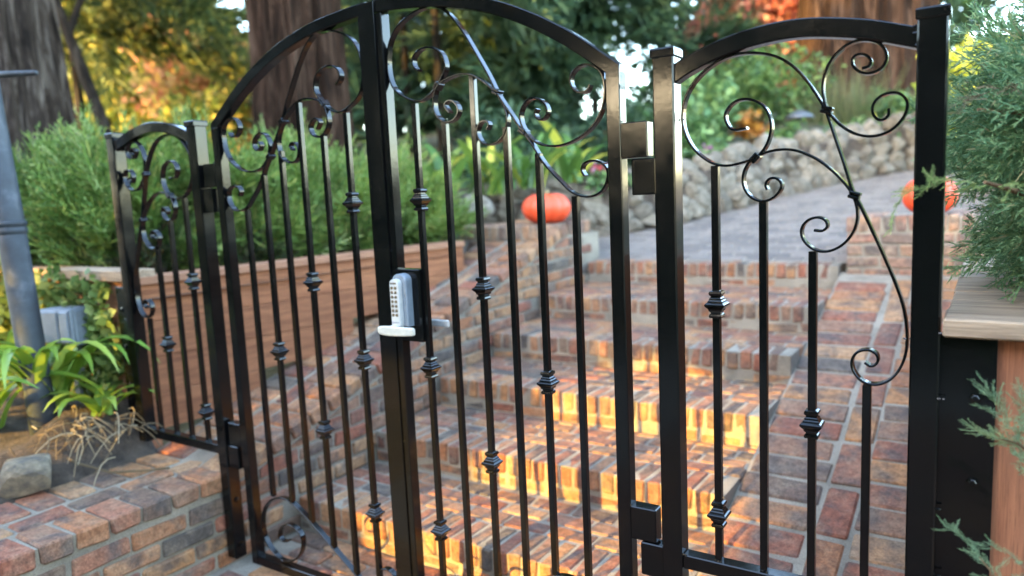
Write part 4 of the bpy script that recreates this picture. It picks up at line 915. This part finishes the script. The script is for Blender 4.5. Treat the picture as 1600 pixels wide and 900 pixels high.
# ------------------------------------------------------------------ garden beyond the stone wall
for lab, blobs, sz, mat in (
    ('leafy green perennial at the left end behind the right hinge post', [(-1.30, 6.5, 2.15, 0.45, 0.5, 0.45, 1600)], 0.11, M_GREEN2),
    ('tall bright green perennial above the triangular pale stone', [(-1.35, 7.4, 2.55, 0.45, 0.5, 0.50, 1500)], 0.12, M_GREEN2),
    ('low pale green clump with one pink bloom on the stone wall', [(-1.0, 6.35, 1.95, 0.30, 0.3, 0.22, 900)], 0.06, M_GREEN2),
    ('dark green shrub behind the large scroll of the right panel', [(-1.0, 8.8, 2.9, 0.75, 0.6, 0.55, 2200)], 0.10, M_GREEN),
    ('low dark perennial beside the path lamp', [(-0.45, 7.7, 2.02, 0.45, 0.35, 0.25, 1500)], 0.08, M_GREEN),
    ('low green perennial right of the path lamp', [(0.15, 8.25, 2.05, 0.45, 0.35, 0.25, 1500)], 0.08, M_GREEN2),
    ('dark low shrub under the right redwood trunk', [(0.65, 9.2, 2.30, 0.5, 0.45, 0.40, 1700)], 0.09, M_GREEN),
    ('green perennial trailing over the far end of the stone wall', [(1.05, 8.9, 2.15, 0.5, 0.4, 0.32, 1200)], 0.08, M_GREEN2),
    ('small flowering bed plant with red and pink blooms left of the gate hinge', [(-1.55, 4.75, 1.66, 0.32, 0.25, 0.15, 700)], 0.07, M_GREEN2),
    ('dark shrub filling the gap behind the broad leaved clumps', [(-2.9, 5.6, 2.0, 0.9, 0.7, 0.5, 2000)], 0.12, M_DARK),
    ('green shrub between dark conifers and right hinge post', [(-2.1, 6.6, 2.15, 0.5, 0.6, 0.45, 1500)], 0.12, M_DARK),
    ('lime green shrub in sun above the right juniper', [(1.35, 7.7, 2.55, 0.32, 0.4, 0.42, 700), (1.70, 7.9, 2.65, 0.3, 0.4, 0.35, 500)], 0.15, M_LIME),
    ('dull green shrub at the far right behind the juniper', [(2.2, 6.5, 2.0, 0.8, 0.6, 0.6, 1500)], 0.12, M_GREEN)):
    leafy('garden_shrub', lab, 'shrub', blobs, sz, 0.5, mat, 'shrubs in the upper garden')
def flowers(lab, mat, pts, size):
    t = thing('flowers', pts[0], lab, 'flowers'); P = np.array(pts); P = np.repeat(P, 26, 0) + rng.normal(size=(26 * len(pts), 3)) * size * 0.5
    tag(quad_obj('petals', leaves(P, size, 0.8), mat, t), kind='stuff'); g = G()
    for p in pts: g.tube([(p[0] + 0.03, p[1], p[2] - 0.22), (p[0], p[1], p[2])], 0.006, 5)
    g.obj('stem', M_TWIG, t)
flowers('red and pink flowers on the stone wall left of the gate hinge', M_FLOWR, [(-1.50, 4.62, 1.83), (-1.62, 4.55, 1.86), (-1.42, 4.75, 1.80), (-1.56, 4.7, 1.78), (-1.70, 4.62, 1.90)], 0.05)
flowers('orange flowers in front of the dark shrub inside the right panel scroll', M_FLOWO, [(-0.80, 7.35, 2.36), (-0.72, 7.40, 2.30), (-0.86, 7.40, 2.28), (-0.68, 7.42, 2.22)], 0.11)
flowers('single magenta flower on the low pale green clump', M_FLOWP, [(-0.97, 6.2, 1.98)], 0.06)
t = thing('ornamental_grass', (0.02, 8.95, 1.9), 'tan upright ornamental grass in front of the right redwood', 'grass clump')
n = 520; P = np.array([0.02, 8.95, 1.85]) + rng.normal(size=(n, 3)) * np.array([0.20, 0.16, 0.0]); D = np.array([0, 0, 1.0]) + rng.normal(size=(n, 3)) * np.array([0.22, 0.22, 0.05]); L = rng.uniform(0.7, 1.25, n)[:, None]; s = unit(np.cross(D, rng.normal(size=(n, 3)))) * 0.008
quad_obj('blades', np.stack([P - s, P + s, P + D * L + s * 0.2, P + D * L - s * 0.2], 1), M_GRASS, t)
t = thing('path_lamp', (-0.33, 8.0, 1.75), 'small mushroom shaped path lamp standing in the upper garden', 'path lamp')
G().tube([(-0.33, 8.0, 1.65), (-0.33, 8.0, 2.40)], 0.02, 10).obj('stake', M_LAMP, t, True)
G().lathe(-0.33, 8.0, [(0.002, 2.50), (0.05, 2.485), (0.13, 2.44), (0.185, 2.395), (0.18, 2.39), (0.03, 2.41)], 24, cap=False).obj('lamp_shade', M_LAMP, t, True)
# ------------------------------------------------------------------ trees
def trunk_mesh(base, r, h, lean, ridges, seed, flare=0.5, seg=120, rings=34, depth=0.10):
    q = np.random.default_rng(seed); ph = q.uniform(0, 6.28, 8); g = G(); amp = q.uniform(0.5, 1, 8); fr = [ridges, ridges * 1.37, ridges * 2.1, 3, 5, ridges * 0.61, 2, ridges * 2.9]
    for i in range(rings + 1):
        t = i / rings; z = h * t; R_ = r * (1 - 0.45 * t) + r * flare * math.exp(-z / (r * 1.5))
        for j in range(seg):
            w = 2 * math.pi * j / seg; f = sum(a * math.sin(int(k) * w + p + 0.35 * math.sin(z * 0.9 + p)) for k, p, a in zip(fr, ph, amp)) / 3.2
            f2 = -abs(math.sin(ridges * w * 0.5 + 0.5 * math.sin(z * 0.7 + ph[1]) + ph[2])) ** 0.5
            rr = R_ * (1 + depth * f + depth * 0.9 * (f2 + 0.5)); g.v.append((base[0] + lean[0] * z + rr * math.cos(w), base[1] + lean[1] * z + rr * math.sin(w), base[2] + z))
    for i in range(rings):
        for j in range(seg): j2 = (j + 1) % seg; g.f.append((i * seg + j, i * seg + j2, (i + 1) * seg + j2, (i + 1) * seg + j))
    return g
def boughs(base, lean, z0, z1, r0, r1, n, drop=0.25, inner=0.25, scale=(0.7, 1.2)):
    """needle sprays strung along drooping boughs"""
    a = rng.uniform(0, 6.283, n); z = rng.uniform(z0, z1, n); t = (z - z0) / max(0.01, z1 - z0); R_ = (r0 + (r1 - r0) * t); f = rng.uniform(inner, 0.92, n)
    nb = max(8, n // 16); ba = rng.uniform(0, 6.283, nb); bz = np.sort(rng.uniform(z0, z1, nb)); k = rng.integers(0, nb, n); a = ba[k] + rng.normal(size=n) * 0.13; z = bz[k]; R_ = r0 + (r1 - r0) * (z - z0) / (z1 - z0)
    pos = np.stack([base[0] + lean[0] * z + np.cos(a) * R_ * f, base[1] + lean[1] * z + np.sin(a) * R_ * f, base[2] + z - drop * (R_ * f) ** 1.2 * 0.6 + rng.normal(size=n) * 0.08], 1)
    d = np.stack([np.cos(a), np.sin(a), np.full(n, -drop)], 1) + rng.normal(size=(n, 3)) * 0.38
    return mix_place(T_BOUGH, pos, d, rng.uniform(*scale, n))
def redwood(label, base, r, h, lean, ridges, seed, mat, cz, n=260, flare=0.5):
    t = thing('redwood_tree', base, label, 'redwood tree', 'redwoods in the garden')
    trunk_mesh(base, r, h, lean, ridges, seed, flare).obj('trunk', mat, t, False)
    quad_obj('crown', boughs(base, lean, cz, h, 2.6, 1.0, n, 0.35, 0.15, (1.0, 1.6)), M_DARK, t); return t
redwood('huge fluted grey redwood trunk at the far left edge', (-5.62, 1.32, 1.0), 0.50, 15, (-0.035, 0.01), 13, 3, M_BARKG, 6.5)
redwood('massive brown redwood trunk behind the left gate leaf', (-4.15, 3.42, 1.15), 0.475, 16, (-0.012, 0.0), 15, 5, M_BARK, 6.5, 260, 0.35)
redwood('broad dark redwood trunk behind the right iron panel', (-0.05, 11.5, 2.0), 0.98, 18, (-0.006, 0.0), 19, 8, M_BARK, 7.0, 300, 0.25)
def conifer(label, base, h, r0, n, mat, z0=0.3, sc=(0.8, 1.4)):
    t = thing('conifer', base, label, 'conifer', 'dark conifers behind the garden')
    G().tube([base, (base[0], base[1], base[2] + h * 0.5), (base[0] + 0.1, base[1], base[2] + h)], [0.07, 0.05, 0.02], 10).obj('trunk', M_BARKT, t)
    quad_obj('crown', boughs(base, (0, 0), z0, h, r0, 0.4, n, 0.3, 0.1, sc), mat, t); return t
conifer('dark conifer left of the centre, behind the gate strip', (-5.3, 7.1, 2.1), 7.5, 2.3, 620, M_DARK)
conifer('dark conifer with drooping boughs behind the right gate leaf', (-4.75, 8.7, 2.3), 7.5, 1.55, 560, M_DARK)
conifer('dark slender conifer left of the red maple', (-3.12, 11.5, 2.4), 7.0, 0.78, 330, M_DARK)
conifer('dark narrow conifer just left of the pale sky gap', (-4.02, 9.75, 2.3), 7.0, 0.85, 330, M_DARK)
conifer('dark conifer deep behind the juniper hedge centre', (-7.2, 8.6, 2.3), 8.0, 2.2, 480, M_DARK)
conifer('olive conifer boughs hanging between yellow and orange trees', (-9.25, 3.84, 2.0), 7.5, 2.7, 260, M_DARKY, 2.0)
conifer('olive conifer beside the leaning trunk', (-10.3, 3.85, 2.2), 7.0, 2.3, 170, M_DARKY, 2.1)
def broadleaf(label, base, h, blobs, size, mat, tr=0.12, cat='tree', lean=(0, 0), group='autumn trees beyond the hedge', bark=None):
    t = thing('broadleaf_tree', base, label, cat, group); top = (base[0] + lean[0] * h, base[1] + lean[1] * h, base[2] + h); g = G()
    g.tube(catmull([base, (base[0] + lean[0] * h * 0.4, base[1] + lean[1] * h * 0.4, base[2] + h * 0.4), top], 4), list(np.linspace(tr, tr * 0.35, 9)), 10)
    for k, b in enumerate(blobs):
        s = (base[0] + lean[0] * h * 0.45, base[1] + lean[1] * h * 0.45, base[2] + h * 0.45); g.tube([s, ((s[0] + b[0]) / 2, (s[1] + b[1]) / 2, (s[2] + b[2]) / 2 + 0.15), (b[0], b[1], b[2])], [tr * 0.5, tr * 0.32, tr * 0.12], 7)
    g.obj('trunk', bark or M_BARKT, t)
    if any(b[6] for b in blobs): quad_obj('crown', leaves(blob_points(blobs, 0.4), size, 0.6), mat, t)
    return t
broadleaf('slender leaning tree with olive leaves beside the left redwood', (-6.05, 2.65, 1.6), 4.4, [(-7.4, 2.6, 4.5, 0.6, 0.8, 0.45, 500), (-6.9, 3.3, 4.9, 0.8, 0.7, 0.5, 500), (-7.9, 2.2, 5.2, 0.9, 0.9, 0.7, 600)], 0.16, M_DARKY, 0.085, lean=(-0.40, -0.05), bark=M_BARKT)
broadleaf('yellow autumn tree behind the leaning trunk', (-14.4, 7.2, 2.5), 5.0, [(-14.2, 7.3, 4.6, 1.6, 1.6, 1.5, 3600), (-15.2, 6.4, 5.2, 1.5, 1.5, 1.5, 2600), (-13.2, 7.9, 3.9, 1.2, 1.2, 1.0, 1800)], 0.22, M_YELLOW)
broadleaf('orange and yellow autumn maple left of the middle redwood', (-10.9, 7.4, 2.3), 4.5, [(-10.8, 7.1, 4.0, 1.15, 1.1, 1.0, 2600), (-10.1, 7.6, 3.3, 0.9, 0.9, 0.6, 1400), (-11.4, 7.0, 4.8, 0.9, 0.9, 0.6, 1000)], 0.18, M_ORANGE)
broadleaf('low yellow orange shrub tree beneath the olive boughs', (-9.6, 6.3, 2.2), 2.6, [(-9.6, 6.2, 3.2, 0.7, 0.7, 0.55, 1100)], 0.15, M_YELLOW, 0.06)
broadleaf('red leaved maple behind the right hand iron panel', (-1.9, 12.4, 2.4), 4.5, [(-2.3, 12.0, 4.3, 0.95, 0.9, 0.85, 3000), (-1.5, 12.3, 4.6, 0.8, 0.8, 0.9, 2600), (-2.0, 12.0, 5.4, 1.2, 1.0, 0.7, 2200), (-1.35, 12.6, 3.6, 0.5, 0.6, 0.5, 800)], 0.13, M_RED, 0.13)
broadleaf('bare branched tree against the pale sky at the top right', (2.2, 17.0, 2.5), 5.5, [(1.2, 16.6, 5.6, 0.5, 0.5, 0.6, 60), (1.8, 16.3, 5.0, 0.5, 0.5, 0.6, 70), (2.6, 16.9, 5.4, 0.7, 0.6, 0.7, 80), (1.5, 16.5, 4.3, 0.5, 0.5, 0.5, 60), (2.3, 17.2, 6.4, 0.8, 0.8, 0.8, 80), (3.2, 17.0, 4.7, 0.6, 0.6, 0.6, 70)], 0.16, M_GREEN, 0.09, group=None)
FAR = [(-22.6, 6.5, 7, 'S'), (-23.6, 9.5, 8, 'S'), (-22.3, 11.6, 8.5, 'S'), (-13.4, 12.6, 8, 'D'), (-14.2, 14.4, 9, 'D'), (-13.9, 17.0, 9, 'D'), (-9.7, 14.9, 8, 'D'), (-10.6, 18.0, 9, 'D'), (-5.0, 20.2, 8.5, 'D'), (-4.6, 23.9, 8.5, 'D'), (-2.1, 22.0, 8, 'D'), (-0.5, 25.6, 7, 'D'), (1.6, 30.1, 3.6, 'D'), (4.2, 25.6, 5, 'D'), (-18.8, 13.5, 3.8, 'D')]
FARLAB = ['sunlit olive tree at the left edge behind the redwood', 'sunlit olive tree just right of the left redwood trunk', 'sunlit olive tree behind the yellow autumn tree', 'dark tree right behind the middle redwood trunk', 'dark tree beyond the redwood at the gate arch',
  'dark tree far behind the flat centre strip', 'dark tree behind the highest scroll of the right leaf', 'dark tree behind the shoulder of the right gate arch', 'dark tree left of the red maple in the backdrop', 'dark tree hidden behind the red maple crown', 'dark tree left behind the right redwood trunk',
  'dark tree right behind the right redwood trunk', 'low dark tree under the pale sky at the top right', 'dark tree at the right edge behind the juniper', 'low dark tree behind the orange maple']
for k, (x, y, h, kind) in enumerate(FAR):
    R_ = 1.9
    broadleaf(FARLAB[k], (x, y, 2.6), h, [(x, y, 2.6 + h * 0.34, R_ * 1.15, R_, h * 0.32, 1500), (x + 0.4, y, 2.6 + h * 0.72, R_, R_, h * 0.34, 1500)], 0.42, M_DARKY if kind == 'S' else M_DARK, 0.2, group='far backdrop trees')

# ------------------------------------------------------------------ unseen trees added behind the viewer; they block the sun except through shaped gaps
def inside(px, pz, poly):
    c = np.zeros(len(px), bool)
    for (x1, z1), (x2, z2) in zip(poly, poly[1:] + poly[:1]):
        c ^= ((z1 > pz) != (z2 > pz)) & (px < (x2 - x1) * (pz - z1) / ((z2 - z1) or 1e-9) + x1)
    return c
GAP_A = [(-0.80, 0.0), (-0.76, 0.30), (-0.66, 0.62), (-0.80, 0.90), (-0.86, 1.16), (-0.5, 1.24), (-0.2, 1.17), (0.0, 1.12), (0.20, 1.10), (0.34, 1.12), (0.5, 0.90), (0.68, 0.58), (0.9, 0.32), (1.0, 0.0)]
GAP_B = [(-3.5, 0.42), (-3.4, 1.42), (-2.36, 1.42), (-2.32, 0.82), (-1.52, 0.80), (-1.50, 0.40)]
GAP_C = [(-1.88, 0.78), (-1.88, 1.30), (-1.72, 1.26), (-1.68, 0.78)]
KX_, KZ_ = 0.27, -0.26
for k, (x0, x1, lab) in enumerate(((-13, -6.5, 'unseen dense tree added to block the sun, behind the viewer on the left'), (-7.0, -1.5, 'unseen dense tree added to block the sun, with gaps cut for the sun patches'), (-2.0, 4.0, 'unseen dense tree added to block the sun, behind the viewer on the right'), (3.5, 10, 'unseen dense tree added to block the sun, behind the viewer far right'))):
    n = int((x1 - x0) * 9000); P = np.stack([rng.uniform(x0, x1, n), rng.uniform(-7.6, -6.2, n), 10.4 * rng.uniform(0, 1, n) - 0.2], 1)
    P = P[P[:, 2] < 4.7 + 0.3 * np.sin(P[:, 0] * 1.7) + 4.6 * np.exp(-((P[:, 0] + 4.5) / 1.5) ** 2) + 2.6 * np.exp(-((P[:, 0] + 8.3) / 1.7) ** 2)]
    gx, gz = P[:, 0] - KX_ * P[:, 1], P[:, 2] - KZ_ * P[:, 1]
    P = P[~(inside(gx, gz, GAP_A) | inside(gx, gz, GAP_B) | inside(gx, gz, GAP_C))]
    t = thing('shade_tree', ((x0 + x1) / 2, -6.9, 0), lab, 'tree', 'unseen sun-blocking trees added behind the viewer')
    quad_obj('crown', leaves(P, 0.20, 0.62), M_SHADE, t); xm = (x0 + x1) / 2 + (0 if k != 1 else -2.2)
    G().tube([(xm, -7.4, -0.1), (xm + 0.1, -7.4, 2.2), (xm, -7.3, 4.5)], [0.2, 0.15, 0.05], 10).obj('trunk', M_BARKT, t)

for k, (x, y, lab) in enumerate(((-19, -24, 'unseen low tree added to hide the bright horizon, far behind the viewer at left'), (-12.5, -26, 'unseen low tree added to hide the bright horizon near the sun'), (-6.5, -25, 'unseen low tree added to hide the bright horizon below the sun'), (-0.5, -26, 'unseen low tree added to hide the bright horizon, far behind the viewer at right'), (6, -24, 'unseen low tree added to hide the bright horizon, far behind the viewer far right'))):
    broadleaf(lab, (x, y, -0.1), 2.6, [(x, y, 2.3, 4.2, 1.8, 2.4, 7600)], 0.5, M_SHADE, 0.25, group='unseen distant trees added to hide the bright horizon')  # unseen, added so the iron does not reflect the bright horizon
